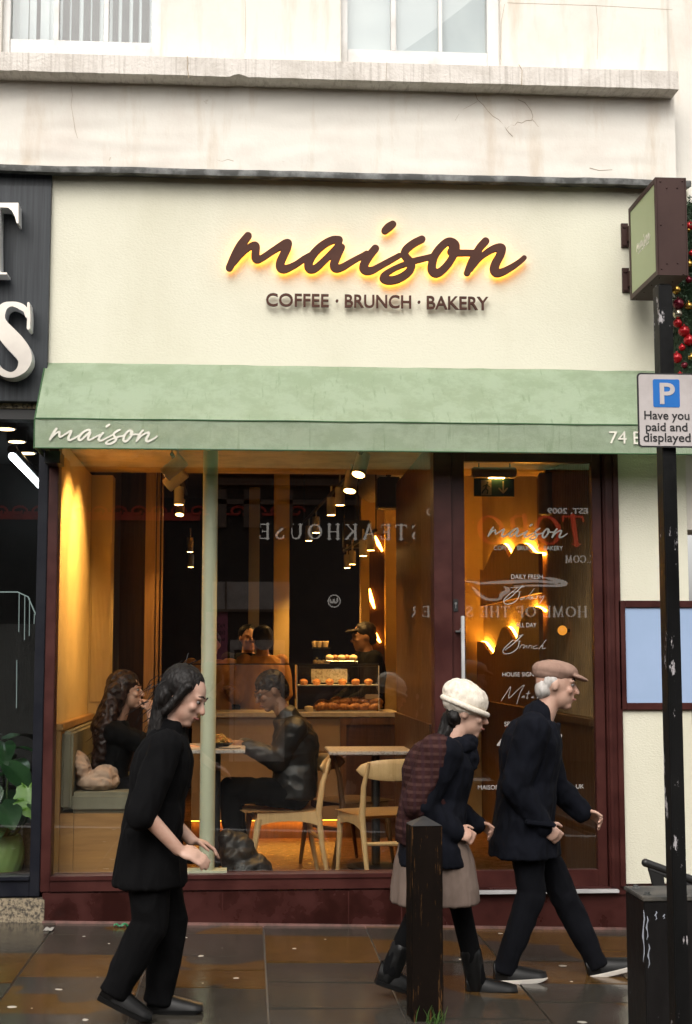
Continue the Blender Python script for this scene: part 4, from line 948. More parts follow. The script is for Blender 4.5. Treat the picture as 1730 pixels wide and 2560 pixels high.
def wave_lamps():
    xw = XR - .07
    def wave(name, label, pts, zlow):
        q = [PX(a, b, xw) for a, b in pts]; q = [(p.y, p.z) for p in q]
        s = [(y, z) for y, z, _ in smooth_path([(y, z, 0) for y, z in q], 8)]
        t = thing(name, label, 'wall lamp', (XR, s[len(s) // 2][0], zlow), 0, 'wavy lamps on the orange wall')
        m = MB(); m.prism(s + [(s[-1][0], zlow), (s[0][0], zlow)], xw, xw + .03, 'x'); m.build('panel', M['wavepanel'], t, smooth=30)
        m = MB(); m.tube([(xw + .048, y, z - .006) for y, z in s], .011, 8); m.build('led_strip', M['wavewarm'], t)
    zl = PX(1300, 1520, xw).z
    wave('wave_lamp', 'upper wavy glowing wall panel seen through the glazed door', [(1200, 1424), (1209, 1425), (1222, 1395), (1238, 1367), (1252, 1360), (1264, 1375), (1273, 1393), (1282, 1375), (1296, 1360), (1310, 1362), (1326, 1380), (1346, 1383)], PX(1270, 1500, xw).z)
    wave('wave_lamp', 'lower wavy glowing wall panel seen through the glazed door', [(1192, 1604), (1204, 1606), (1218, 1625), (1230, 1636), (1240, 1612), (1252, 1575), (1264, 1568), (1278, 1590), (1288, 1603), (1298, 1570), (1308, 1532), (1322, 1518), (1336, 1518), (1347, 1524)], PX(1270, 1760, xw).z)
    t = thing('light_panel', 'dark wall panel with three short glowing curved slots behind the barista', 'wall lamp', P(943, 1650, 4.35))
    m = MB(); m.box(P(924, 1500, 4.35).x, P(962, 1500, 4.35).x, 4.35, 4.38, P(940, 1760, 4.35).z, P(940, 1335, 4.35).z); m.build('panel', M['darkwood'], t)
    for pts in ([(938, 1340), (946, 1360), (956, 1378)], [(924, 1472), (929, 1500), (936, 1521)], [(932, 1571), (940, 1590), (951, 1606)]):
        m = MB(); m.tube([P(a, b, 4.34) for a, b in pts], [.006, .018, .008], 8); m.build('led_strip', M['wavewarm'], t)
wave_lamps()

def spotlight(px, py, Y, d, r, L, watts, label, group, size=85):
    p = P(px, py, Y); d = Vector(d).normalized()
    t = thing('track_spotlight', label, 'spotlight', p, 0, group)
    s, u = frame_of(d); Mx = Matrix((s, u, -d)).transposed().to_4x4()
    m = MB(); m.lathe([(r * .86, .004), (r, 0), (r, L), (r * .86, L + .006)], n=20, M=Mx); m.lathe([(r + .001, L * .55), (r + .001, L * .57)], n=20, M=Mx); m.build('lamp_body', M['spotbody'], t, local=True)
    m = MB(); m.lathe([(r * .84, .001), (r * .84, -.001)], n=20, M=Mx); m.build('lamp_face', M['lampwarm'], t, local=True)
    c = -d * (L * .7); m = MB(); m.tube([c, c + Vector((0, 0, .10 + r))], .008, 8); m.build('stem', M['spotbody'], t, local=True)
    ld = bpy.data.lights.new('spot', 'SPOT'); ld.energy = watts * (.60 if d.x < -.7 else .9); ld.color = (1, .545, .165); ld.spot_size = math.radians(size); ld.spot_blend = .6; ld.shadow_soft_size = .03
    lo = link(bpy.data.objects.new('spot_light', ld)); lo.parent = t; lo.location = d * .012; lo.rotation_euler = d.to_track_quat('-Z', 'Y').to_euler()
    return p
K = 1.0
M_W = .55
dn = (0, 0, -1)
T1 = 'spotlights on the main track'; T2 = 'spotlights on the rear track'; T3 = 'spotlights near the left wall'
for a in ((896, 1187, .45, (-.25, -.35, -.9), .045, .15, 60, 'large tilted spotlight nearest the window on the main track', T1), (874, 1228, 1.15, (-.15, -.3, -.95), .045, .15, 60, 'large tilted spotlight second from window on the main track', T1),
          (850, 1263, 2.0, dn, .036, .13, 60, 'upright spotlight third from window on the main track', T1), (828, 1288, 2.75, dn, .036, .14, 60, 'upright spotlight fourth from window on the main track', T1),
          (790, 1332, 4.3, dn, .036, .14, 90, 'upright spotlight fifth from window on the main track', T1), (772, 1352, 5.15, dn, .036, .14, 60, 'upright spotlight at the far end of main track', T1),
          (412, 1187, .5, (-.75, .15, -.6), .048, .15, 150, 'upper of two large spotlights tilted at the yellow wall', T3), (417, 1215, .95, (-.75, .2, -.6), .048, .15, 110, 'lower of two large spotlights tilted at the yellow wall', T3),
          (447, 1262, 1.95, dn, .036, .13, 35, 'upright spotlight just beyond the tilted pair by yellow wall', T3), (449, 1287, 2.7, (-.05, -.3, -.9), .034, .13, 35, 'glaring spotlight facing the window beyond the tilted pair', T3),
          (475, 1380, 4.6, dn, .030, .13, 60, 'small far hanging spotlight left of the cream column', T3), (477, 1418, 5.4, dn, .030, .12, 15, 'lowest far hanging spotlight left of the cream column', T3),
          (927, 1376, 2.7, dn, .033, .125, 40, 'rear track spotlight nearest the timber partition', T2), (908, 1390, 3.0, dn, .033, .125, 40, 'rear track spotlight second from the timber partition', T2),
          (881, 1411, 3.4, dn, .030, .11, 30, 'rear track spotlight third from the timber partition', T2), (868, 1420, 3.7, dn, .030, .11, 30, 'rear track spotlight farthest from the timber partition', T2)):
    spotlight(*a)
def tracks():
    def bar(pts, label):
        q = [P(*p) for p in pts]; m = MB(); m.tube(q, .014, 6)
        for p in (q[0], q[-1]): m.tube([p, Vector((p.x, p.y, 3.42 if p.y > 1.75 else 2.95))], .006, 6)
        tag(m.build('lighting_track', M['blackmetal']), label, 'lighting track', 'lighting tracks')
    bar([(905, 1125, .35), (880, 1180, 1.15), (760, 1305, 5.3)], 'long black main lighting track running into the cafe')
    bar([(940, 1325, 2.6), (860, 1378, 3.8)], 'short black rear lighting track beside the timber partition')
    bar([(430, 1135, .45), (466, 1235, 2.8)], 'short black lighting track near the yellow wall')
    m = MB(); x = P(1000, 1300, 3).x; m.tube([(x, 2.2, 3.16), (x - .1, 4.0, 3.16), (x - .12, 4.35, 3.16)], .13, 20)
    for k in range(16): m.lathe([(.136, 0), (.136, .02)], (x - .1 * k / 16, 2.25 + k * .12, 3.16), 20, Matrix.Rotation(math.pi / 2, 4, 'X'))
    tag(m.build('air_duct', M['spotbody']), 'ribbed round air duct under the dark ceiling', 'duct')
    m = MB(); p = P(972, 1232, 2.3); m.box(p.x - .09, p.x + .09, 2.25, 2.45, p.z - .12, p.z + .12); m.box(p.x - .02, p.x + .02, 2.3, 2.34, p.z + .12, 3.42); tag(m.build('loudspeaker', M['blackmetal'], None, .01), 'black loudspeaker hanging by the timber partition', 'loudspeaker', 'hanging loudspeakers')
    m = MB(); p = P(892, 1338, 4.0); m.box(p.x - .12, p.x + .12, 3.95, 4.15, p.z - .11, p.z + .13); m.box(p.x - .015, p.x + .015, 4.0, 4.03, p.z + .13, 3.42); tag(m.build('loudspeaker', M['blackmetal'], None, .01), 'black loudspeaker hanging deeper behind the track spotlights', 'loudspeaker', 'hanging loudspeakers')
    # exit sign over the door
    y = .75; a, b = P(1185, 1241, y), P(1285, 1197, y); t = thing('exit_sign', 'dark green running man exit sign hanging inside the door', 'sign', ((a.x + b.x) / 2, y, a.z))
    m = MB(); m.box(P(1180, 1190, y).x, P(1290, 1190, y).x, y - .03, y + .03, P(1200, 1194, y).z, P(1200, 1169, y).z); m.build('housing', M['spotbody'], t, .006)
    m = MB(); m.box(P(1222, 1190, y).x, P(1260, 1190, y).x, y - .02, y + .02, P(1200, 1196, y).z, P(1200, 1194.5, y).z); m.build('lamp', M['lampwarm'], t)
    m = MB(); m.box(a.x, b.x, y - .004, y + .004, a.z, b.z); pn = m.build('sign_panel', M['exitgreen'], t)
    m = MB(); m.box(P(1202, 1200, y).x, P(1228, 1200, y).x, y - .006, y - .0045, P(1200, 1238, y).z, P(1200, 1200, y).z); m.build('pictogram_field', M['exitpale'], pn)
    S = lambda *q: [(*(lambda p: (p.x, p.z))(P(px, py, y - .007)), r) for px, py, r in q]
    lp = stroke_loops([S((1219, 1206, .006), (1219.5, 1206, .006)), S((1217, 1212, .007), (1214, 1221, .006)), S((1214, 1221, .005), (1220, 1226, .004), (1218, 1234, .004)), S((1214, 1221, .005), (1208, 1227, .004), (1205, 1233, .004)), S((1217, 1212, .004), (1224, 1217, .003)), S((1216, 1212, .004), (1208, 1216, .003))], .0012, 0, False)
    lettering('running_man', fill(lp, .001), FRONT, M['exitgreen'], pn, (0, y - .007, 0))
    lp = stroke_loops([S((1258, 1204, .005), (1258, 1228, .005)), S((1248, 1221, .005), (1258, 1232, .005), (1268, 1221, .005))], .0012, 0, False); lettering('arrow', fill(lp, .001), FRONT, M['exitpale'], pn, (0, y - .006, 0))
    m = MB()
    for px in (1197, 1275): q = P(px, 1169, y); m.tube([q, (q.x, y, 2.95)], .005, 6)
    m.build('hanger', M['blackmetal'], t)
    y = 1.4; c = P(1367, 1235, y); t = thing('water_heater', 'grey cylindrical heater with bent pipe high beside the exit sign', 'heater', c)
    m = MB(); r = .062; m.lathe([(r * .8, -.15), (r, -.14), (r, .14), (r * .8, .15)], c, 24); m.build('tank', mat('grey tank', (.16, .14, .11), .6), t)
    m = MB(); m.tube([c + Vector((0, 0, .15)), c + Vector((.0, 0, .18)), c + Vector((.09, .02, .18)), c + Vector((.10, .02, .10)), c + Vector((.10, .02, -.05))], .014, 8); m.box(c.x + .10, c.x + .16, y, y + .05, c.z + .08, c.z + .22); m.build('pipe', M['spotbody'], t)
    c = P(1406, 1576, 1.2); t = thing('globe_lamp', 'small round orange lamp glowing right of the wavy panels', 'wall lamp', (XR, c.y, c.z)); c.x = PX(1406, 1576, XR - .06).x; c = PX(1406, 1576, XR - .06)
    m = MB(); m.ell(c, .032); m.build('globe', emit('orange globe', (1, .36, .04), .7), t); m = MB(); m.tube([c, (XR, c.y, c.z)], .012, 8); m.build('stem', M['blackmetal'], t)
tracks()

# ------------------------------------------------------------------ counter, display, pastries
def counter():
    y0, y1 = 2.9, 3.6; x0, x1 = P(480, 1800, y0).x, P(1000, 1800, y0).x; zt, zu = P(800, 1781, y0).z, P(800, 1793, y0).z
    t = thing('serving_counter', 'long cafe serving counter with stone top and amber kick light', 'counter', ((x0 + x1) / 2, y0, ZF))
    m = MB(); m.box(x0, x1, y0 - .02, y1, zu, zt); m.build('worktop', M['countertop'], t, .004)
    xm = P(850, 1900, y0).x; zk = P(800, 2050, y0).z
    m = MB(); m.box(x0, xm, y0 + .02, y1 - .05, zk, zu - .002); m.build('front_panel', M['counter'], t)
    m = MB(); m.box(xm + .001, x1, y0 + .005, y1 - .05, zk, zu - .002); q = m.build('side_panel', M['darkwood'], t)
    m = MB(); m.box(xm + .001, x1, y0 - .012, y0 + .004, zu - .06, zu - .003); m.box(xm + .001, xm + .05, y0 - .011, y0 + .004, zk, zu - .061); m.build('panel_trim', M['walnut'], q, .002)
    m = MB(); m.box(x0, x1, y0 + .07, y1 - .06, ZF, zk - .001); m.build('kick_board', M['walnut'], t)
    m = MB(); m.box(x0, xm, y0 + .035, y0 + .055, zk - .008, zk - .001); m.build('kick_light', M['kickled'], t)
    ld = bpy.data.lights.new('kick', 'AREA'); ld.shape = 'RECTANGLE'; ld.size = xm - x0; ld.size_y = .02; ld.energy = 2.5; ld.color = (1, .42, .05); lo = link(bpy.data.objects.new('kick_lamp', ld)); lo.parent = t; lo.location = Vector(((x0 + xm) / 2, y0 + .04, zk - .012)) - t.location
    # glass display
    d = thing('display_case', 'glass pastry display case with black rail on the counter', 'display case', (P(845, 1780, 3.0).x, 3.0, zt))
    a0, a1 = P(742, 1780, 3.0).x, P(947, 1780, 3.0).x; zr = P(845, 1664, 3.0).z
    g = MB(); g.box(a0, a1, 3.0, 3.006, zt + .001, zr); g.box(a0, a0 + .006, 3.007, 3.5, zt + .001, zr); g.box(a1 - .006, a1, 3.007, 3.5, zt + .001, zr); g.box(a0, a1, 3.0, 3.5, zr + .001, zr + .006); g.build('glass', M['glass'], d)
    g = MB(); g.box(P(440, 1664, 3.0).x, a1, 2.994, 3.008, zr + .007, zr + .017); g.box(a0 - .004, a0 - .001, 2.998, 3.01, zt, zr); g.build('rail', M['blackmetal'], d)
    for xx in (a0, a1): g = MB(); g.box(xx - .003, xx + .003, 2.992, 2.998, zt + .001, zr); g.build('edge_trim', M['palegrey'], d)
    zm = zt + (zr - zt) * .56; g = MB(); g.box(a0 + .01, a1 - .01, 3.06, 3.45, zm, zm + .006); g.box(a0 + .01, a1 - .01, 3.055, 3.0595, zm - .001, zm + .007); g.build('shelf', M['palegrey'], d)
    g = MB(); g.box(P(778, 1700, 3.45).x, P(868, 1700, 3.45).x, 3.44, 3.445, zm + .02, zr - .03); g.build('back_panel', M['marble'], d)  # added pale panel, stands in for a reflection on the case glass
    ld = bpy.data.lights.new('case', 'AREA'); ld.shape = 'RECTANGLE'; ld.size = a1 - a0 - .05; ld.size_y = .03; ld.energy = 1.6; ld.color = (1, .55, .2); lo = link(bpy.data.objects.new('case_lamp', ld)); lo.parent = d; lo.location = Vector(((a0 + a1) / 2, 3.05, zr - .015)) - d.location
    g = MB(); g.box(a0 + .02, a1 - .02, 3.03, 3.055, zr - .012, zr - .002); g.build('lamp_housing', M['blackmetal'], d)
    tr = MB(); tr.box(P(800, 1783, 3.02).x, a1 - .01, 3.02, 3.42, zt + .001, zt + .012); tag(tr.build('pastry_tray', M['countertop'], None, .002), 'pale tray under the croissants in the display case', 'tray')
    # croissants
    def croissant():
        t = thing('croissant', 'x', 'croissant', (0, 0, 0), 0, 'croissants in the display case')
        m = MB(); pts = []; rr = []
        for k in range(25):
            u = k / 24 * 2 - 1; pts.append((u * .066, .030 * u * u - .01, .026 - .006 * u * u)); rr.append((.029 * (1 - abs(u) ** 2.2) + .007) * (1 + .10 * math.sin(k * 1.9)))
        m.tube(pts, rr, 12); m.build('crust', M['croissant'], t, local=True, smooth=60); return t
    proto = None; n = 0
    for row, (y, zz) in enumerate(((3.07, 0), (3.17, .012), (3.29, .035), (3.12, .05), (3.22, .06))):
        xs = np.linspace(P(806, 1770, y).x if row < 3 else P(840, 1770, y).x, P(938, 1770, y).x, 6 if row < 3 else 5)
        for k, x in enumerate(xs):
            o = croissant() if proto is None else copy_tree(proto)
            proto = proto or o
            o.location = (x + R3.uniform(-.008, .008), y + R3.uniform(-.01, .01), zt + .012 + zz * .75); o.rotation_euler = (R3.uniform(-.2, .2), R3.uniform(-.15, .15), R3.uniform(-.7, .7))
            sc_ = R3.uniform(.85, 1.05); o.scale = (sc_, sc_, sc_)
            o['label'] = 'golden brown croissant heaped in the glass display case'
    zm = zt + (zr - zt) * .56 + .006
    for k, x in enumerate(np.linspace(a0 + .06, a1 - .07, 6)):
        c = MB(); c.lathe([(.026, 0), (.034, .02), (.036, .03), (.028, .042), (.01, .05)], (x, 3.15 + .02 * (k % 2), zm), 18); tag(c.build('muffin', M['croissant']), 'small muffin in the row on the upper shelf of display case', 'muffin', 'muffins on the shelf')
    c = MB(); p = P(930, 1742, 3.1); c.box(p.x - .055, p.x + .055, 3.08, 3.16, p.z - .02, p.z + .02); o = c.build('cake_slice', M['cake'], None, .008); tag(o, 'pale cream topped cake slice above the croissants', 'cake')
    c = MB(); p = P(772, 1766, 3.06); c.lathe([(.03, -.03), (.036, .0), (.036, .012), (.01, .018)], (p.x, 3.06, zt + .03), 20); o = c.build('tart', M['cake']); tag(o, 'single small pale tart left of the croissants', 'tart')
    # things on top of the case
    z2 = zr + .008
    p = P(800, 1650, 3.2); t = thing('glass_box', 'small glass box of sweets standing on the display case', 'box', (p.x, 3.2, z2))
    x_0, x_1 = P(783, 1650, 3.15).x, P(826, 1650, 3.15).x; h = P(800, 1622, 3.15).z
    m = MB(); m.box(x_0, x_1, 3.12, 3.125, z2 + .001, h); m.box(x_0, x_1, 3.28, 3.285, z2 + .001, h); m.build('glass', M['glass'], t); m = MB(); m.box(x_0 - .006, x_1 + .006, 3.115, 3.29, h + .001, h + .014); m.build('lid', M['blackmetal'], t, .003)
    m = MB()
    for k in range(8): m.ell((x_0 + .02 + (x_1 - x_0 - .04) * (k % 4) / 3, 3.16 + .06 * (k // 4), z2 + .022), .019, u=10, v=7)
    m.build('sweets', M['cake'], t)
    for px, py, r, lb in ((786, 1616, .022, 'leftmost small white cup stacked on the glass box'), (797, 1614, .03, 'pale cup in the middle on top of the glass box'), (813, 1610, .03, 'tallest white cup on right of the glass box')):
        q = P(px, py, 3.2); m = MB(); m.lathe([(r * .7, 0), (r, .045), (r * .92, .05), (r * .85, .045), (r * .6, .006)], (q.x, 3.2, h + .014), 18); tag(m.build('cup', M['cake']), lb, 'cup', 'cups on the glass box')
    t = thing('cooling_rack', 'wire rack of powdered buns on the display case', 'rack', (P(850, 1655, 3.2).x, 3.2, z2)); a, b = P(815, 1655, 3.1).x, P(893, 1655, 3.1).x
    m = MB()
    for k in range(9): m.tube([(a, 3.08 + k * .025, z2 + .028), (b, 3.08 + k * .025, z2 + .028)], .0025, 5)
    for x in (a, b):
        for y in (3.08, 3.28): m.tube([(x, y, z2), (x, y, z2 + .03)], .003, 5)
    m.build('wires', M['silver'], t)
    for k in range(5):
        m = MB(); x = a + .03 + (b - a - .06) * k / 4; m.ell((x, 3.12 + .03 * (k % 2), z2 + .055), (.034, .03, .026)); tag(m.build('bun', M['croissant'] if k % 2 else M['cake']), 'powdered bun in the row on the wire rack', 'bun', 'buns on the wire rack')
counter()

# ------------------------------------------------------------------ bench, tables, chairs, bags
def bench():
    t = thing('bench_seat', 'oak bench with grey green cushions against the yellow wall', 'bench', (XL + .3, .2, ZF))
    zl = P(140, 1814, .2).z; zc0, zc1 = P(250, 2032, .22).z, P(250, 1981, .22).z; xb = P(350, 2000, .22).x; xs = P(174, 2000, .22).x
    m = MB(); m.box(XL, XL + .035, .17, 1.88, ZF, zl - .03); m.build('back_panel', M['oak'], t, .002)
    m = MB(); m.box(XL, P(160, 1814, .2).x, .16, 1.89, zl - .029, zl + .012); m.build('ledge', M['oak'], t, .004)
    m = MB(); m.box(XL + .036, P(183, 2100, .2).x, .20, .25, ZF, zc0 - .003); m.box(P(183, 2100, .2).x + .001, P(303, 2100, .2).x, .205, .245, ZF, zc0 - .003); m.box(P(303, 2100, .2).x + .001, P(322, 2100, .2).x, .20, .25, ZF, zc0 - .003); m.build('end_panel', M['oakx'], t, .002)
    m = MB(); m.box(XL + .036, P(318, 2100, .2).x, .251, 1.85, ZF, zc0 - .003); m.build('base', M['oak'], t)
    m = MB(); m.box(xs, xb, .21, 1.86, zc0, zc1); m.build('seat_cushion', M['cushion'], t, .022, 4)
    m = MB(); m.prism([(XL + .037, zc0 + .02), (XL + .10, zc0 + .02), (XL + .105, zl - .035), (XL + .037, zl - .035)], .205, 1.87, 'y'); m.build('back_cushion', M['cushion'], t, .016, 3)
bench()
def table(a, b, y0, y1, zt, label):
    t = thing('cafe_table', label, 'table', ((a + b) / 2, (y0 + y1) / 2, ZF), 0, 'terrazzo topped tables by the window')
    m = MB(); m.box(a, b, y0, y1, zt - .024, zt); m.build('table_top', M['marble'], t, .004, 3)
    cx, cy = (a + b) / 2, (y0 + y1) / 2; m = MB(); m.tube([(cx, cy, ZF + .02), (cx, cy, zt - .03)], .03, 14); m.build('pedestal', M['blackmetal'], t)
    m = MB(); m.box(cx - .16, cx + .16, cy - .14, cy + .14, zt - .036, zt - .0245); m.build('bracket', M['blackmetal'], t); m = MB(); m.lathe([(.20, 0), (.20, .012), (.05, .022)], (cx, cy, ZF), 30); m.build('foot', M['blackmetal'], t)
T1Z = P(600, 1874, .42).z; table(P(462, 1874, .42).x, P(613, 1874, .42).x, .42, 1.12, T1Z, 'terrazzo topped table between the woman and man by the window')
table(P(822, 1880, 1.05).x, P(1074, 1880, 1.05).x, 1.05, 1.62, P(822, 1879, 1.05).z, 'empty terrazzo topped table beside the timber partition')
def chair_proto(wood_):
    t = thing('wooden_chair', 'x', 'chair', (0, 0, 0))
    for sx in (-1, 1):
        m = MB(); x = sx * .225; m.tube([(x * .92, -.255, .0), (x * .96, -.215, .22), (x, -.19, .43), (x, -.215, .62), (x * .93, -.262, .775)], [.012, .017, .021, .017, .010], 10); m.build('leg', wood_, t, local=True)
        m = MB(); m.tube([(x * 1.0, .235, 0), (x * 1.0, .20, .22), (x, .175, .40)], [.011, .016, .022], 10); m.build('leg', wood_, t, local=True)
        m = MB(); rings = []
        for k in range(13):
            u = k / 12; y = -.19 + .375 * u; h = .026 + .030 * (abs(2 * u - 1)) ** 2.2; zc = .418 - .004 * math.sin(math.pi * u); rings.append([Vector((x + dx, y, zz)) for dx, zz in ((-.011, zc - h * 1.2), (.011, zc - h * 1.2), (.011, zc + .024), (-.011, zc + .024))])
        m.loft(rings); m.build('side_rail', wood_, t, local=True)
    m = MB(); m.tube([(-.21, -.205, .27), (0, -.205, .262), (.21, -.205, .27)], [.011, .016, .011], 8); m.tube([(-.215, .175, .395), (.215, .175, .395)], .016, 8); m.build('stretcher', wood_, t, local=True)
    m = MB()
    def seat(u, v):
        a = u * 2 - 1; b = v; hw = .255 - .03 * (1 - b) + .01 * math.sin(b * 3); y = -.20 + .46 * b; return Vector((a * hw * (1 - .10 * (abs(2 * b - 1)) ** 4), y + .015 * (1 - a * a) * b, .452 - .014 * (1 - a * a) * (1 - (2 * b - 1) ** 2) - .012 * (1 - b) - .010 * b ** 4))
    m.grid(seat, 16, 16); bmesh.ops.solidify(m.bm, geom=list(m.bm.faces), thickness=.013); m.build('seat', wood_, t, local=True, smooth=50)
    m = MB(); rings = []
    for k in range(25):
        u = k / 24 * 2 - 1; x = u * .265; y = -.285 + .085 * u * u; h = .062 * math.sqrt(max(0, 1 - abs(u) ** 2.6)) + .006; zc = .725; r = []
        for j in range(12):
            an = 2 * math.pi * j / 12; r.append(Vector((x, y + .010 * math.cos(an) - .10 * 0, zc + h * math.sin(an) - .012 * (h / .06) * math.cos(an) * 0)))
        rings.append(r)
    m.loft(rings); m.build('backrest', wood_, t, local=True, smooth=60); return t
CH = 'bentback wooden chairs at the window tables'
c0 = chair_proto(M['ash']); tag(c0, 'pale ash chair under the man in black leather jacket', None, CH)
c0.location = (P(706, 2050, .95).x, .95, ZF); c0.rotation_euler.z = math.radians(97); c0.scale = (1.0, 1.06, 1.0)
c1 = copy_tree(c0); tag(c1, 'pale ash chair with its back to the window at the empty table', None, CH); c1.location = (P(958, 2100, .70).x, .70, ZF); c1.rotation_euler.z = math.radians(18); c1.scale = (1, 1, 1)
c2 = chair_proto(M['walnut']); tag(c2, 'dark chair tucked under the left side of the empty table', None, CH); c2.location = (P(868, 2100, 1.5).x, 1.5, ZF); c2.rotation_euler.z = math.radians(-60)
def bags():
    m = MB(); p = P(245, 1940, .42); m.ell(p + Vector((0, 0, -.03)), (.13, .14, .06)); m.ell(p + Vector((-.10, 0, .045)), (.05, .10, .105), Matrix.Rotation(-.30, 3, 'Y')); m.ell(p + Vector((.045, -.02, .012)), (.075, .1, .05))
    o = blob('canvas_bag', m, M['beigebag'], .007, 3, None, .020, 13, stretch=(1, 1, 1)); tag(o, 'slouched beige canvas bag on the bench cushion', 'bag')
    o.location.z += 0
    m = MB(); p = P(610, 2140, .42); z0 = ZF
    m.ell((p.x + .02, .42, z0 + .11), (.155, .12, .12)); m.ell((p.x - .04, .42, z0 + .22), (.11, .10, .13)); m.ell((p.x - .10, .42, z0 + .31), (.055, .06, .06)); m.ell((p.x + .08, .36, z0 + .07), (.09, .08, .07))
    o = blob('black_rucksack', m, M['leather'], .009, 4, None, .016, 10, stretch=(1, 1, 1)); tag(o, 'shiny black rucksack slumped on the floor under the table', 'bag')
    m = MB(); m.tube([(p.x + .2, .36, z0 + .06), (p.x + .25, .34, z0 + .03), (p.x + .22, .33, z0 + .012), (p.x + .12, .34, z0 + .02)], .006, 6); m.build('strap', M['leather'], o)
    p = P(549, 1866, .62); t = thing('food_bowl', 'bowl heaped with shredded salad on the table by the column', 'bowl', (p.x, .62, T1Z))
    m = MB(); m.lathe([(.04, 0), (.085, .028), (.09, .034), (.08, .03), (.05, .01)], n=28); m.build('bowl', M['blackmetal'], t, local=True)
    m = MB()
    for k in range(120):
        a = R3.uniform(0, 6.28); r = .065 * math.sqrt(R3.random()); q = Vector((r * math.cos(a), r * math.sin(a), .03 + .05 * (1 - r / .07))); d = Vector((R3.gauss(0, 1), R3.gauss(0, 1), R3.gauss(0, .5))).normalized() * .024
        m.tube([q - d, q + Vector((0, 0, .008)), q + d], .003, 4)
    m.build('salad', mat('shredded salad', (.30, .22, .05), .6, 0, (.42, .16, .03), 60, (.45, .55)), t, local=True, smooth=0)
    q = P(575, 1870, .55); m = MB(); m.lathe([(.06, 0), (.075, .008), (.06, .01)], (q.x, .55, T1Z), 24); tag(m.build('side_plate', M['marble']), 'small flat plate by the hands of seated man', 'plate')
bags()

# ------------------------------------------------------------------ across the street: what the shop glass reflects
YO = -15.0
def V(px, py): return P(px, py, .1 - YO)
GL = {'T': ('.7', [(.35, 0, .35, 1, .075), (.02, .97, .68, .97, .03), (.02, .97, .01, .8, .025), (.68, .97, .69, .8, .025), (.2, .02, .5, .02, .022)]),
      'E': ('.66', [(.14, 0, .14, 1, .075), (.05, .97, .58, .97, .03), (.05, .03, .6, .03, .03), (.14, .5, .46, .5, .028), (.58, .97, .59, .78, .025), (.6, .03, .62, .24, .025), (.46, .4, .46, .6, .022)]),
      'F': ('.62', [(.14, 0, .14, 1, .075), (.05, .97, .58, .97, .03), (.14, .5, .46, .5, .028), (.58, .97, .59, .78, .025), (.46, .4, .46, .6, .022), (.03, .02, .3, .02, .022)]),
      'L': ('.62', [(.14, 0, .14, 1, .075), (.05, .03, .58, .03, .03), (.58, .03, .6, .26, .025), (.03, .98, .28, .98, .022)]),
      'I': ('.36', [(.18, 0, .18, 1, .075), (.04, .98, .32, .98, .022), (.04, .02, .32, .02, .022)]),
      'H': ('.86', [(.16, 0, .16, 1, .075), (.7, 0, .7, 1, .075), (.16, .5, .7, .5, .028), (.03, .98, .3, .98, .022), (.03, .02, .3, .02, .022), (.56, .98, .84, .98, .022), (.56, .02, .84, .02, .022)]),
      'K': ('.8', [(.16, 0, .16, 1, .075), (.66, .97, .2, .42, .032), (.3, .55, .7, .03, .07), (.03, .98, .3, .98, .022), (.03, .02, .3, .02, .022), (.54, .98, .78, .98, .022), (.56, .02, .82, .02, .022)]),
      'A': ('.82', [(.1, .02, .4, .97, .032), (.4, .97, .7, .02, .075), (.2, .36, .56, .36, .026), (.0, .02, .22, .02, .022), (.56, .02, .84, .02, .022)]),
      'M': ('1.0', [(.14, .02, .18, .97, .03), (.18, .97, .5, .05, .07), (.5, .05, .8, .97, .03), (.82, .97, .86, .02, .075), (.02, .02, .28, .02, .022), (.72, .02, .99, .02, .022)]),
      'R': ('.78', [(.15, 0, .15, 1, .075), (.15, .97, .42, .97, .03), (.42, .97, .58, .86, .05), (.58, .86, .58, .62, .07), (.58, .62, .4, .5, .045), (.4, .5, .15, .5, .028), (.4, .5, .72, .03, .068), (.03, .02, .3, .02, .022)]),
      'Z': ('.68', [(.06, .97, .6, .97, .03), (.6, .95, .08, .05, .07), (.06, .03, .62, .03, .03), (.06, .97, .05, .78, .025), (.62, .03, .64, .24, .025)]),
      'S': ('.62', None), 'O': ('.9', None), 'U': ('.84', [(.15, .98, .15, .34, .075), (.15, .34, .26, .08, .065), (.26, .08, .45, .02, .045), (.45, .02, .62, .1, .035), (.62, .1, .68, .34, .03), (.68, .34, .68, .98, .03), (.02, .98, .28, .98, .022), (.56, .98, .8, .98, .022)]),
      'C': ('.8', None), 'Q': ('.9', None), ' ': ('.35', []), "'": ('.25', [(.12, .98, .08, .75, .05)]), '.': ('.25', [(.1, .06, .1, .061, .06)])}
def glyph(c):
    w_, s = GL[c]; w_ = float(w_)
    if s is None:
        s = []
        if c in 'OCQ':
            N = 26
            for k in range(N):
                a, b = [2 * math.pi * q / N for q in (k, k + 1)]
                if c == 'C' and (abs(math.atan2(math.sin(a), math.cos(a))) < .55): continue
                s.append((.44 + .37 * math.cos(a), .5 + .46 * math.sin(a), .44 + .37 * math.cos(b), .5 + .46 * math.sin(b), .03 + .05 * abs(math.cos((a + b) / 2)) ** 1.4))
            if c == 'C': s.append((.76, .95, .76, .7, .025))
        else:
            q = [(.52, .8, .03), (.44, .95, .03), (.28, .97, .03), (.13, .86, .05), (.12, .7, .06), (.28, .55, .075), (.44, .42, .075), (.53, .25, .06), (.45, .08, .04), (.28, .02, .03), (.12, .07, .03), (.06, .22, .03)]
            s = [(a[0], a[1], b[0], b[1], (a[2] + b[2]) / 2) for a, b in zip(q, q[1:])] + [(.54, .98, .54, .74, .022), (.05, .28, .05, .02, .022)]
    return w_, s
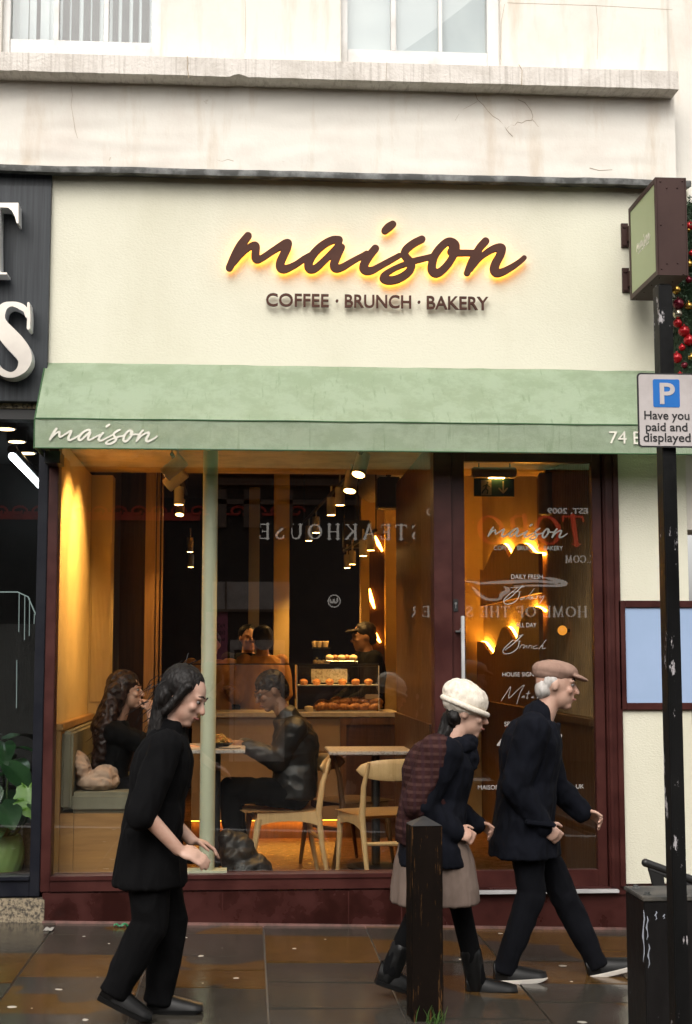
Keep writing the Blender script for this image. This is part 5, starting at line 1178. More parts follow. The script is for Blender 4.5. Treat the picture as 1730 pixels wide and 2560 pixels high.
def serif(txt, pxs, pxe, py0, py1, m, parent, gap=.16, shear=0., y=None):
    """raised serif word facing the cafe; pxs = where the word starts in the mirror (its right end), pxe = where it ends"""
    a, b = V(pxs, py1), V(pxe, py1); h = V(pxs, py0).z - a.z; Wd = a.x - b.x; sg = []; x = 0
    for c in txt:
        w_, s = glyph(c); sg += [(x + q[0] + shear * q[1], q[1], x + q[2] + shear * q[3], q[3], q[4]) for q in s]; x += w_ + gap
    x -= gap; fx = Wd / x; dz = (b.z - a.z) / Wd
    lp = stroke_loops([[(q[0] * fx, q[1] * h + q[0] * fx * dz * 0, q[4] * min(h, fx * 1.1)), (q[2] * fx, q[3] * h, q[4] * min(h, fx * 1.1))] for q in sg], h / 26, 0, False)
    lettering('sign_lettering', fill(lp, .03), BACK, m, parent, (a.x, YO + .06 if y is None else y, a.z))
def opposite():
    t = thing('steakhouse', 'dark steakhouse facade with white serif lettering across the street', 'building', (0, YO, 0))
    m = MB(); m.box(-24, 24, YO - 3, YO, -.3, 5.9); m.build('wall', M['oppdark'], t)
    m = MB()
    for py, h, d in ((1215, .10, .18), (1262, .08, .10), (1190, .16, .25)): z = V(600, py).z; m.box(V(510, 1200).x, V(905, 1200).x, YO + .001, YO + d, z, z + h)
    for k in range(30): x = V(515, 1200).x + k * .08; m.box(x, x + .04, YO + .001, YO + .22, V(600, 1200).z - .05, V(600, 1200).z)
    for px in (525, 610, 690): x = V(px, 1200).x; m.box(x, x + .28, YO + .001, YO + .1, V(600, 1320).z, V(600, 1225).z)
    m.build('cornice', M['oppstone'], t)
    zr = V(200, 1345).z; m = MB()
    for k in range(180):
        x = V(-140, 1400).x + k * .0385
        if x < V(412, 1400).x: m.box(x, x + .02, YO + .001, YO + .025, .2, zr)
    m.build('ribbed_cladding', M['opprib'], t, smooth=0)
    ca = V(345, 1425); r = V(440, 1500).x - ca.x; zc = ca.z - r; pts = [(ca.x + r * math.cos(math.pi * k / 24), zc + r * math.sin(math.pi * k / 24)) for k in range(25)] + [(ca.x - r, .1), (ca.x + r, .1)]
    m = MB(); m.prism(pts, YO + .03, YO + .06); m.build('archway', M['oppblack'], t)
    m = MB(); zb = V(200, 1300).z
    m.box(V(-200, 1300).x, V(500, 1300).x, YO + .001, YO + .04, zb, zb + .09)
    for k in range(18):
        c = V(-100 + k * 49.5, 1283); m.tube([(c.x + .14 * math.cos(a) * (1 - a / 9), YO + .05, c.z + .02 + .10 * math.sin(a) * (1 - a / 9)) for a in [q * .35 for q in range(20)]], .022, 6); m.box(c.x - .24, c.x + .02, YO + .002, YO + .045, zb + .091, zb + .13)
    m.build('wave_frieze', M['oppwave'], t)
    serif('STEAKHOUSE', 1052, 648, 1313, 1350, M['oppwhite'], t, .30)
    serif("TORO", 1464, 1195, 1291, 1364, M['oppred'], t, .10, .12); serif("'", 1184, 1175, 1305, 1325, M['oppred'], t)
    a, b = V(1466, 1286), V(1366, 1286); me = fit(font_mesh('EST. 2009', .03, .01), a.x - b.x, V(1466, 1272).z - a.z); lettering('sign_lettering', me, BACK, M['oppwhite'], t, (a.x, YO + .05, a.z))
    serif('HOME OF THE SIZZLER', 1465, 1028, 1517, 1543, M['oppwhite'], t, .14); serif('K.COM', 1484, 1410, 1390, 1408, M['oppwhite'], t, .14); serif('O', 1079, 1066, 1273, 1289, M['oppwhite'], t)
    S = lambda *q: [(-(V(1050 + a / 2.618, 1100 + b / 2.618).x), V(1050 + a / 2.618, 1100 + b / 2.618).z, r_) for a, b, r_ in q]
    lp = stroke_loops([S((-25, 832, .008), (20, 842, .02), (85, 845, .012)), S((290, 925, .006), (370, 935, .018)), S((365, 943, .012), (460, 936, .022), (600, 930, .03), (740, 925, .022), (890, 934, .02), (835, 905, .012)), S((800, 903, .008), (870, 915, .025), (945, 940, .03), (890, 955, .022), (760, 955, .016), (610, 958, .008)), S((340, 966, .012), (375, 1005, .025), (430, 1043, .022), (510, 1043, .018), (530, 1012, .035), (570, 985, .035), (545, 962, .012))], .012)
    lettering('bull_emblem', fill(lp, .03), BACK, M['oppwhite'], t, (0, YO + .05, 0))
    lp = stroke_loops([[(-(V(835 + 15 * math.cos(a), 1503 + 15 * math.sin(a)).x), V(835 + 15 * math.cos(a), 1503 + 15 * math.sin(a)).z, .008) for a in [q * .2618 for q in range(25)]], [(-V(px, py).x, V(px, py).z, .014) for px, py in ((843, 1496), (842, 1505), (836, 1506), (834, 1499), (832, 1506), (827, 1506), (825, 1500))]], .008)
    lettering('round_emblem', fill(lp, .03), BACK, M['oppwhite'], t, (0, YO + .05, 0))
    # pale boutique front
    t = thing('boutique', 'pale boutique front with panelled door across the street', 'shopfront', (V(620, 2000).x, YO, 0))
    y = YO + .10
    bx = lambda a, b, c, d, y0, y1: (V(a, 1600).x, V(b, 1600).x, y0, y1, V(600, d).z, V(600, c).z)
    m = MB(); m.box(*bx(530, 724, 1455, 1524, YO + .01, y)); m.build('sign_panel', M['oppcream'], t, .01)
    m = MB(); m.box(*bx(562, 566, 1455, 1524, y + .001, y + .02)); m.box(*bx(530, 724, 1524, 1530, YO + .01, y + .05)); m.build('sign_trim', M['oppstone'], t)
    m = MB(); m.box(*bx(514, 569, 1530, 1660, YO + .01, YO + .04)); p_ = m.build('poster', M['opppink'], t)
    for i, (tx, py) in enumerate((('PATTA', 1570), ('FASHION', 1588), ('Boutique', 1605))):
        a, b = V(562, py), V(526, py); me = fit(font_mesh(tx, .004, .01), a.x - b.x, .07); lettering('poster_lettering', me, BACK, M['oppblack'], p_, (a.x, YO + .043, a.z))
    m = MB(); m.box(*bx(575, 712, 1600, 1625, YO + .01, y)); m.box(*bx(575, 586, 1625, 1990, YO + .01, y)); m.box(*bx(700, 712, 1625, 1990, YO + .01, y)); m.build('door_frame', M['oppcream'], t, .01)
    m = MB(); m.box(*bx(588, 700, 1660, 2000, YO + .01, YO + .05)); d = m.build('door', M['oppcream'], t, .01)
    m = MB(); m.box(*bx(618, 668, 1815, 1830, YO + .051, YO + .06)); m.build('letterbox', M['champagne'], d)
    m = MB(); m.tube([Vector((V(694, 1755).x, YO + .08, V(694, 1755).z)), Vector((V(694, 1790).x, YO + .08, V(694, 1790).z))], .02, 6); m.build('door_handle', M['oppblack'], d)
    m = MB()
    for c, dd in ((1870, 1905), (1915, 1980)): m.box(*bx(600, 690, c, dd, YO + .051, YO + .062))
    m.build('moulding', M['oppcream'], d, .008)
    m = MB(); m.box(*bx(588, 700, 1628, 1656, YO + .01, YO + .04)); m.build('fanlight', M['oppblack'], t)
opposite()

# ------------------------------------------------------------------ people
def ring(c, lat, fwd, a, b, n=22, sq=.85):
    r = []
    for k in range(n):
        t = 2 * math.pi * k / n; cx, sx = math.cos(t), math.sin(t)
        r.append(c + lat * (a * math.copysign(abs(cx) ** sq, cx)) + fwd * (b * math.copysign(abs(sx) ** sq, sx)))
    return r
def basis(f, up):
    f = Vector(f).normalized(); lat = f.cross(Vector(up)).normalized(); u = lat.cross(f).normalized(); return f, lat, u    # lat = the person's right
def R3x3(a, b, c): return Matrix((a, b, c)).transposed()
def torso(m, J, s, inf=0.0, hem=None, lo=True):
    lat = (J['shR'] - J['shL']).normalized(); up = (J['neck'] - J['pelvis']).normalized(); fwd = up.cross(lat).normalized(); lat = fwd.cross(up).normalized()
    L = lambda a: J['pelvis'].lerp(J['chest'], a)
    rings = []
    if hem:
        for c, a, b in reversed(hem): rings.append(ring(c, Vector((lat.x, lat.y, 0)).normalized(), Vector((fwd.x, fwd.y, 0)).normalized(), a * s, b * s))
    else: rings.append(ring(J['pelvis'] - up * .10 * s, lat, fwd, .125 * s + inf, .085 * s + inf))
    rings.append(ring(J['pelvis'] - up * .03 * s, lat, fwd, .165 * s + inf, .105 * s + inf)); rings.append(ring(L(.3), lat, fwd, .158 * s + inf, .105 * s + inf)); rings.append(ring(L(.62), lat, fwd, .140 * s + inf, .098 * s + inf))
    rings.append(ring(J['chest'], lat, fwd, .158 * s + inf, .112 * s + inf)); sh = (J['shL'] + J['shR']) / 2
    rings.append(ring(J['chest'].lerp(sh, .65), lat, fwd, .165 * s + inf, .104 * s + inf)); rings.append(ring(sh + up * .015 * s, lat, fwd, .135 * s + inf, .078 * s + inf)); rings.append(ring(J['neck'], lat, fwd, .062 * s + inf, .058 * s + inf))
    m.loft(rings); return lat, fwd, up
def arm(m, J, s, side, inf=0.0, upto=2):
    a, b, c = J['sh' + side], J['el' + side], J['wr' + side]
    m.cap(a, .052 * s + inf, b, .040 * s + inf)
    if upto == 2: m.cap(b, .040 * s + inf, c, .028 * s + inf)
    elif upto < 2: pass
def leg(m, J, s, side, inf=0.0, cuff=None):
    a, b, c = J['hip' + side], J['kn' + side], J['an' + side]
    m.cap(a, .088 * s + inf, b, .056 * s + inf); 
    if cuff is None: m.cap(b, .058 * s + inf, c, .040 * s + inf)
    else:
        d = (c - b).normalized(); e = c + d * .025; sd_, u_ = frame_of(d); m.loft([[b.lerp(e, t) + (sd_ * math.cos(k * .449) + u_ * math.sin(k * .449)) * r for k in range(14)] for t, r in ((-.06, .045), (0, .060 * s + inf), (.5, (.062 * s + inf + cuff) / 2), (.85, cuff), (1, cuff * 1.06))])
def hand(m, w_, d, n, curl, s, thumb=1):
    """palm at the wrist pointing along d, n = back of the hand; four fingers and a thumb"""
    d = Vector(d).normalized(); l = d.cross(Vector(n)).normalized(); n = l.cross(d)
    m.ell(w_ + d * .045 * s, (.050 * s, .040 * s, .017 * s), R3x3(d, l, n), 12, 8)
    for k, (o, L) in enumerate(((-.030, .072), (-.010, .080), (.010, .076), (.028, .060))):
        b = w_ + d * .082 * s + l * o * s; c = curl * (1 + .1 * k); d1 = (d * math.cos(c) - n * math.sin(c)); d2 = (d * math.cos(c * 2.1) - n * math.sin(c * 2.1))
        e = b + d1 * L * .5 * s; m.cap(b - d * .015 * s, .0095 * s, e, .009 * s, 8); m.cap(e, .009 * s, e + d2 * L * .5 * s, .0075 * s, 8)
    b = w_ + d * .03 * s - l * .032 * s * thumb; e = b + (d * .6 - l * .55 * thumb - n * .35).normalized() * .04 * s; m.cap(b, .012 * s, e, .0105 * s, 8); m.cap(e, .0105 * s, e + (d * .85 - n * .4).normalized() * .03 * s, .0085 * s, 8)
def head(m, J, f, up, s):
    f, lat, u = basis(f, up); c = J['head']; Rm = R3x3(f, lat, u)
    m.ell(c + u * .018 * s - f * .008 * s, (.098 * s, .077 * s, .100 * s), Rm); m.ell(c + f * .028 * s - u * .045 * s, (.064 * s, .060 * s, .074 * s), Rm); m.ell(c + f * .062 * s - u * .098 * s, (.028 * s, .028 * s, .022 * s), Rm, 12, 8)
    m.cap(c + f * .086 * s + u * .012 * s, .010 * s, c + f * .110 * s - u * .026 * s, .0145 * s, 10)
    for q in (-1, 1):
        m.ell(c + f * .078 * s + lat * .030 * s * q + u * .026 * s, (.016 * s, .026 * s, .010 * s), Rm, 10, 7); m.ell(c + f * .070 * s + lat * .040 * s * q - u * .022 * s, (.020 * s, .022 * s, .020 * s), Rm, 10, 7)
        m.ell(c - f * .005 * s + lat * .078 * s * q - u * .004 * s, (.019 * s, .010 * s, .031 * s), Rm, 10, 7)
    m.ell(c + f * .088 * s - u * .058 * s, (.013 * s, .024 * s, .0075 * s), Rm, 10, 7); m.ell(c + f * .085 * s - u * .072 * s, (.013 * s, .021 * s, .008 * s), Rm, 10, 7)
    m.cap(J['neck'] - u * .03 * s, .060 * s, c - u * .05 * s - f * .012 * s, .052 * s)
def face_bits(body, J, f, up, s, lip=True):
    f, lat, u = basis(f, up); c = J['head']
    for q in (-1, 1):
        p = c + f * .0815 * s + lat * .031 * s * q + u * .008 * s; m = MB(); m.ell(p - f * .002, .0098 * s, None, 12, 8); e = m.build('eye', M['eyewhite'], body); m = MB(); m.ell(p + f * .0040 * s, .0066 * s, None, 10, 7); m.build('iris', M['hairblack'], e)
        m = MB(); m.tube([c + f * .094 * s + lat * .014 * s * q + u * .034 * s, c + f * .090 * s + lat * .032 * s * q + u * .040 * s, c + f * .076 * s + lat * .050 * s * q + u * .032 * s], [.003 * s, .004 * s, .002 * s], 6); m.build('eyebrow', M['hairblack'], body)
    m = MB(); m.tube([c + f * .092 * s + lat * .022 * s - u * .063 * s, c + f * .1035 * s - u * .062 * s, c + f * .092 * s - lat * .022 * s - u * .063 * s], [.003 * s, .0055 * s, .003 * s], 8); m.build('lips', M['lip'], body)
def body(label, J, f, up, skin, s=1.0, voxel=.008, hands=None, feet=True, group=None):
    m = MB(); head(m, J, f, up, s); torso(m, J, s)
    for q in 'LR':
        arm(m, J, s, q); leg(m, J, s, q); m.cap(J['an' + q], .034 * s, J['an' + q].lerp(J['to' + q], .45), .022 * s)
        d, n, c, th = (hands or {}).get(q, ((J['wr' + q] - J['el' + q]), Vector((0, 0, 1)), .45, 1)); hand(m, J['wr' + q], d, n, c, s, th)
    o = blob('person', m, skin, voxel, 3); tag(o, label, 'person', group); return o
def shoe(parent, an, to, s, m_up, m_sole, tilt=0, h=.0):
    d = (to - an); d.z = 0; L = d.length; d.normalize(); pitch = math.atan2(to.z - (an.z - .075 * s), L + .06)
    f = Vector((d.x * math.cos(pitch), d.y * math.cos(pitch), math.sin(pitch))); _, lat, u = basis(f, (0, 0, 1)); hl = an - u * .075 * s - f * .055 * s
    T = .255 * s; rings = []
    for k in range(13):
        t = k / 12; wd = (.030 + .018 * math.sin(min(1, t * 1.35) * math.pi * .62)) * s * (1 if t < .93 else .72); hh = (.085 - .05 * min(1, t * 1.35)) * s if t < .74 else (.036 - .018 * (t - .74) / .26) * s
        rings.append([hl + f * (T * t) + lat * (wd * math.cos(2 * math.pi * j / 14)) + u * (.024 * s + max(0, hh * math.sin(2 * math.pi * j / 14)) + .006 * math.sin(2 * math.pi * j / 14)) for j in range(14)])
    m = MB(); m.loft(rings); o = m.build('shoe', m_up, parent, smooth=60)
    rings = []
    for k in range(13):
        t = k / 12; wd = (.033 + .018 * math.sin(min(1, t * 1.35) * math.pi * .62)) * s * (1 if t < .93 else .72); z0 = .0 + (.018 * (t - .8) / .2 if t > .8 else 0) * s
        rings.append([hl + f * (T * t * 1.02) + lat * (wd * a) + u * zz for a, zz in ((-1, z0), (1, z0), (1.05, .024 * s), (-1.05, .024 * s))])
    m = MB(); m.loft(rings); m.build('sole', m_sole, o, .004, smooth=50)

def walker(Yp, pts, half=.165):
    """joints measured on the photo; right/left joints sit half a body apart in depth (the walkers go to the right, their right side nearest)"""
    J = {}
    for k, v in pts.items():
        dy = v[2] if len(v) > 2 else (-half if k.endswith('R') and k[0] in 'sew' else half if k.endswith('L') and k[0] in 'sew' else -.085 if k.endswith('R') and len(k) > 2 and k[:2] in ('hi', 'kn', 'an', 'to') else .085 if k.endswith('L') else 0)
        J[k] = P(v[0], v[1], Yp + dy)
    return J
def strands(hair, roots, flow, m_, seed, n=60, L=.2, r=.0018):
    g = random.Random(seed); m = MB()
    for _ in range(n):
        a = Vector(roots[g.randrange(len(roots))]) + Vector((g.gauss(0, .03), g.gauss(0, .045), g.gauss(0, .04))); d = Vector(flow) + Vector((g.gauss(0, .25), g.gauss(0, .25), g.gauss(0, .25))); l = L * g.uniform(.5, 1.2); pts = [a]
        for k in range(5): d = (d + Vector((g.gauss(0, .22), g.gauss(0, .22), g.gauss(-.08, .15)))).normalized(); pts.append(pts[-1] + d * l / 5)
        m.tube(pts, [r, r * 1.3, r * 1.2, r, r * .7, r * .3], 4)
    tag(m.build('loose_hair', m_, hair, smooth=60), kind='stuff')
def woman_in_black():
    Yp = ground(395, 2548).y + .02
    J = walker(Yp, dict(head=(462, 1742), neck=(424, 1833), chest=(402, 1935), pelvis=(380, 2075), shR=(414, 1868), shL=(420, 1862), elR=(356, 2028, -.25), elL=(398, 2022, .2), wrR=(446, 2124, -.22), wrL=(478, 2100, .1),
                        hipR=(372, 2090), hipL=(374, 2090), knL=(425, 2290), anL=(398, 2492), toL=(470, 2535), knR=(375, 2310), anR=(290, 2470), toR=(318, 2545)))
    f, up = Vector((.82, -.30, -.42)), Vector((.38, 0, .92))
    o = body('person in black walking past the window with head bowed and bare forearms reaching forward', J, f, up, M['skinB'], .97, .007, {'R': ((1, -.1, -.35), (.3, -.6, .7), .35, 1), 'L': ((1, .1, -.3), (.3, .2, .9), .35, -1)})
    face_bits(o, J, f, up, .97)
    m = MB(); torso(m, J, .97, .024, [(J['pelvis'] + Vector((.0, 0, -.10)), .19, .15), (J['pelvis'] + Vector((-.008, 0, -.23)), .20, .165)])
    for q in 'LR': m.cap(J['sh' + q], .074, J['el' + q].lerp(J['sh' + q], -.06), .062)
    m.cap(J['neck'] - Vector((.01, 0, .03)), .078, J['neck'] + Vector((.0, 0, .02)), .066)
    blob('black_top', m, M['blackcloth'], .008, 4, o, .012, 11, stretch=(1, 1, .3))
    m = MB()
    for q in 'LR': leg(m, J, .97, q, .020, .062)
    m.ell(J['pelvis'], (.13, .17, .13)); blob('trousers', m, M['blackcloth'], .008, 4, o, .012, 7)
    for q in 'LR': shoe(o, J['an' + q], J['to' + q], .95, M['shoeblack'], M['shoeblack'])
    F, lat, u = basis(f, up); c = J['head']; m = MB(); Rm = R3x3(F, lat, u)
    m.ell(c + u * .042 - F * .034, (.098, .090, .094), Rm); m.ell(c - F * .065 - u * .03, (.055, .084, .10), Rm); m.ell(c - F * .07 + u * .03, (.06, .072, .075), Rm)
    m.cap(c - F * .07 - u * .03, .065, J['neck'] - Vector((.05, 0, .01)), .05)
    for q in (-1, 1): m.cap(c + lat * .075 * q + F * .02 + u * .05, .022, c + lat * .082 * q - F * .02 - u * .09, .018)
    blob('hair', m, M['hairblack'], .005, 2, o, .005, 46, stretch=(1, 1, .22))
    strands([h for h in o.children if h.name.startswith('hair')][0], [c - F * .10 + u * .06, c - F * .12 - u * .02, c - F * .10 - u * .10, c - F * .03 + u * .11], (-.75, 0, -.65), M['hairblack'], 5, 46, .10, .0016)
def beanie_woman():
    Yp = ground(1100, 2492).y + .05
    J = walker(Yp, dict(head=(1166, 1782), neck=(1128, 1864), chest=(1102, 1940), pelvis=(1085, 2070), shR=(1112, 1886), shL=(1120, 1884), elR=(1058, 2010), elL=(1105, 2005), wrR=(1135, 2078, -.15), wrL=(1185, 2060, .12),
                        hipR=(1085, 2085), hipL=(1088, 2085), knL=(1150, 2262), anL=(1192, 2450), toL=(1272, 2487), knR=(1050, 2270), anR=(975, 2428), toR=(1012, 2490)))
    f, up, s = Vector((.95, -.18, -.22)), Vector((.22, 0, .97)), .93
    o = body('person in cream knit hat and navy coat walking right beside the door', J, f, up, M['skinB'], s, .007, {'R': ((.8, -.2, -.2), (0, -.8, .5), .9, 1), 'L': ((.8, .2, -.2), (0, .5, .8), .9, -1)})
    face_bits(o, J, f, up, s)
    F, lat, u = basis(f, up); c = J['head']; Rm = R3x3(F, lat, u); m = MB()
    m.ell(c + u * .055 - F * .018, (.112, .100, .088), Rm); m.ell(c + u * .085 - F * .045, (.09, .086, .07), Rm); hat = blob('knit_hat', m, M['creamknit'], .006, 3, o, .006, 18, stretch=(1, 1, 1))
    m = MB(); m.tube([c + u * (.030 - .018 * math.cos(a)) - F * .014 + F * .112 * math.cos(a) + lat * .098 * math.sin(a) for a in [q * math.pi / 18 for q in range(37)]], .014, 10); m.build('brim', M['creamknit'], hat, smooth=60)
    m = MB(); m.ell(c - F * .05 - u * .03, (.046, .076, .06), Rm); m.cap(c - F * .06 - u * .05, .05, J['neck'] - Vector((.05, 0, .02)), .04); blob('hair', m, M['hairblack'], .006, 2, o, .010, 26, stretch=(1, 1, .3))
    m = MB(); torso(m, J, s, .045, [(J['pelvis'] + Vector((0, 0, -.08)), .23, .175), (J['pelvis'] + Vector((0, 0, -.16)), .245, .185)])
    for q in 'LR': m.cap(J['sh' + q], .085, J['el' + q], .070); m.cap(J['el' + q], .070, J['wr' + q], .052)
    blob('navy_coat', m, M['navycloth'], .008, 4, o, .011, 12, stretch=(1, 1, .4))
    m = MB(); m.tube([J['neck'] + Vector((.075 * math.cos(a) + .01, .085 * math.sin(a), -.005 + .02 * math.cos(a))) for a in [q * math.pi / 9 for q in range(19)]], .042, 10); m.ell(J['neck'] + Vector((.075, -.03, -.06)), (.05, .06, .07)); blob('scarf', m, M['navycloth'], .007, 3, o, .012, 16, stretch=(1, 1, 1))
    J2 = {k: v + Vector((-.036, 0, .006)) for k, v in J.items()}; m = MB(); torso(m, J2, s, .044); m.cap(J2['shR'], .088, J2['elR'] + Vector((.012, 0, 0)), .073); m.cap(J2['shL'], .088, J2['elL'] + Vector((.012, 0, 0)), .073)
    blob('plaid_shawl', m, M['burgundy'], .008, 4, o, .011, 13, stretch=(1, 1, .4))
    m = MB(); m.loft([ring(J['pelvis'] + Vector((.0, 0, -z_)), Vector((0, 1, 0)), Vector((1, 0, 0)), a, b) for z_, a, b in ((.02, .175, .15), (.15, .20, .185), (.27, .215, .205), (.34, .218, .21))]); blob('skirt', m, M['taupe'], .008, 3, o, .007, 13, stretch=(1, 1, .2))
    m = MB()
    for q in 'LR': m.cap(J['hip' + q], .08, J['kn' + q], .055); m.cap(J['kn' + q], .054, J['an' + q], .046)
    blob('leggings', m, M['blackcloth'], .008, 3, o)
    for q in 'LR': m = MB(); m.cap(J['an' + q] - Vector((0, 0, .03)), .046, J['an' + q].lerp(J['kn' + q], .36), .050); blob('boot_shaft', m, M['shoeblack'], .008, 3, o, .006, 14)
    for q in 'LR': shoe(o, J['an' + q], J['to' + q], .95, M['shoeblack'], M['shoeblack'])
def cap_man():
    Yp = ground(1300, 2454).y + .08
    J = walker(Yp, dict(head=(1390, 1712), neck=(1350, 1800), chest=(1325, 1890), pelvis=(1312, 2035), shR=(1332, 1826), shL=(1340, 1822), elR=(1288, 1965), elL=(1385, 1960), wrR=(1355, 2065, -.18), wrL=(1455, 2030, .15),
                        hipR=(1312, 2050), hipL=(1315, 2050), knR=(1330, 2235), anR=(1262, 2420), toR=(1350, 2452), knL=(1408, 2235), anL=(1490, 2405), toL=(1562, 2418)), .19)
    f, up, s = Vector((.96, -.2, -.12)), Vector((.18, 0, .98)), 1.0
    o = body('person in pale brown flat cap and dark navy jacket striding right in white soled shoes', J, f, up, M['skinB'], s, .007, {'R': ((.7, -.1, -.5), (-.3, -.8, .3), .8, 1), 'L': ((.8, .1, -.2), (-.2, .4, .8), .8, -1)})
    face_bits(o, J, f, up, s)
    F, lat, u = basis(f, up); c = J['head']; Rm = R3x3(F, lat, u); m = MB()
    m.ell(c + u * .072 - F * .012, (.118, .096, .052), Rm); m.ell(c + u * .055 - F * .02, (.106, .090, .05), Rm); m.ell(c + u * .052 + F * .105, (.055, .068, .013), R3x3((F - u * .25).normalized(), lat, (u + F * .25).normalized())); blob('flat_cap', m, M['tancap'], .005, 3, o, .003, 16)
    m = MB(); m.ell(c - F * .055 - u * .028, (.048, .081, .058), Rm)
    for q in (-1, 1): m.ell(c + lat * .069 * q - F * .026 + u * .016, (.036, .014, .034), Rm)
    blob('hair', m, M['hairwhite'], .006, 2, o, .005, 26)
    m = MB(); torso(m, J, s, .042, [(J['pelvis'] + Vector((.0, 0, -.08)), .21, .165), (J['pelvis'] + Vector((-.005, 0, -.20)), .225, .18)])
    for q in 'LR': m.cap(J['sh' + q], .088, J['el' + q], .072); m.cap(J['el' + q], .074, J['wr' + q], .052)
    m.cap(J['neck'] - Vector((.02, 0, .03)), .10, J['neck'] + Vector((-.01, 0, .02)), .078); blob('navy_jacket', m, M['navycloth'], .008, 4, o, .012, 12, stretch=(1, 1, .45))
    m = MB()
    for q in 'LR': leg(m, J, s, q, .012, .052)
    m.ell(J['pelvis'] - Vector((0, 0, .03)), (.11, .16, .11)); blob('trousers', m, mat('navy trousers', (.006, .0065, .009), .9, spec=.1), .008, 3, o, .008, 11, stretch=(1, 1, .4))
    sd = J['shR'] + Vector((0, -.02, 0)); jk = [c_ for c_ in o.children if c_.name.startswith('navy_jacket')][0]
    m = MB(); py = J['pelvis'] + Vector((.03, -.245, -.02)); m.box(-.075, .075, -.012, .03, -.012, .012, Matrix.Translation(py) @ Matrix.Rotation(.12, 4, 'Y')); m.build('pocket_flap', M['navycloth'], jk, .006, 3)
    for q in 'LR': shoe(o, J['an' + q], J['to' + q], 1.0, M['shoeblack'], M['shoewhite'])
woman_in_black(); beanie_woman(); cap_man()

def seated_woman():
    J = walker(.60, dict(head=(318, 1728), neck=(290, 1800), chest=(282, 1880), pelvis=(268, 1965), shR=(288, 1832, -.16), shL=(290, 1828, .16), elR=(392, 1872, -.10), elL=(400, 1880, .16), wrR=(376, 1782, -.05), wrL=(465, 1868, .12),
                         hipR=(272, 1975), hipL=(272, 1970), knR=(424, 1975), anR=(430, 2125), toR=(475, 2160), knL=(430, 1972), anL=(438, 2120), toL=(480, 2155)))
    f, up = Vector((.98, -.16, .02)), Vector((0, 0, 1)); s = .93
    o = body('person with long dark curly hair seated on the bench, fist raised to mouth', J, f, up, M['skinA'], s, .006, {'R': ((-.12, 0, 1), (.6, -.8, .1), 1.25, 1), 'L': ((1, 0, 0), (0, 0, 1), .4, -1)})
    face_bits(o, J, f, up, s)
    m = MB(); torso(m, J, s, .02)
    for q in 'LR': m.cap(J['sh' + q], .070, J['el' + q], .060); m.cap(J['el' + q], .058, J['el' + q].lerp(J['wr' + q], .35), .05)
    blob('black_jumper', m, M['blackcloth'], .009, 3, o, .012, 8)
    m = MB()
    for q in 'LR': leg(m, J, s, q, .014)
    m.ell(J['pelvis'], (.13, .16, .11)); blob('trousers', m, M['blackcloth'], .010, 3, o)
    for q in 'LR': shoe(o, J['an' + q], J['to' + q], .9, M['shoeblack'], M['shoeblack'])
    F, lat, u = basis(f, up); c = J['head']; m = MB(); Rm = R3x3(F, lat, u)
    m.ell(c + u * .045 - F * .028, (.098, .092, .086), Rm); m.ell(c - F * .075 - u * .03, (.062, .10, .12), Rm)
    for k in range(9):
        y = -.13 + .26 * k / 8; b0 = c + Vector((-.075, y * .6, .0)); b1 = c + Vector((-.12 - .02 * (k % 3), y, -.22)); b2 = c + Vector((-.14 - .03 * (k % 2), y * 1.1, -.40 - .05 * (k % 3))); m.cap(b0, .05, b1, .052); m.cap(b1, .052, b2, .028)
    m.cap(c + lat * .082 + F * .012 + u * .05, .02, c + lat * .085 - F * .05 - u * .12, .034)
    blob('hair', m, M['hairbrown'], .007, 2, o, .020, 17, stretch=(1, 1, .8))
    strands([h for h in o.children if h.name.startswith('hair')][0], [c + Vector((-.12, .0, -.1)), c + Vector((-.15, -.1, -.25)), c + Vector((-.16, .05, -.35)), c + Vector((-.08, 0, .08))], (-.35, -.1, -.9), M['hairbrown'], 6, 40, .12, .002)
    m = MB(); m.ell(c + lat * .082 * s - u * .042 * s, .006); m.build('earring', M['silver'], o)
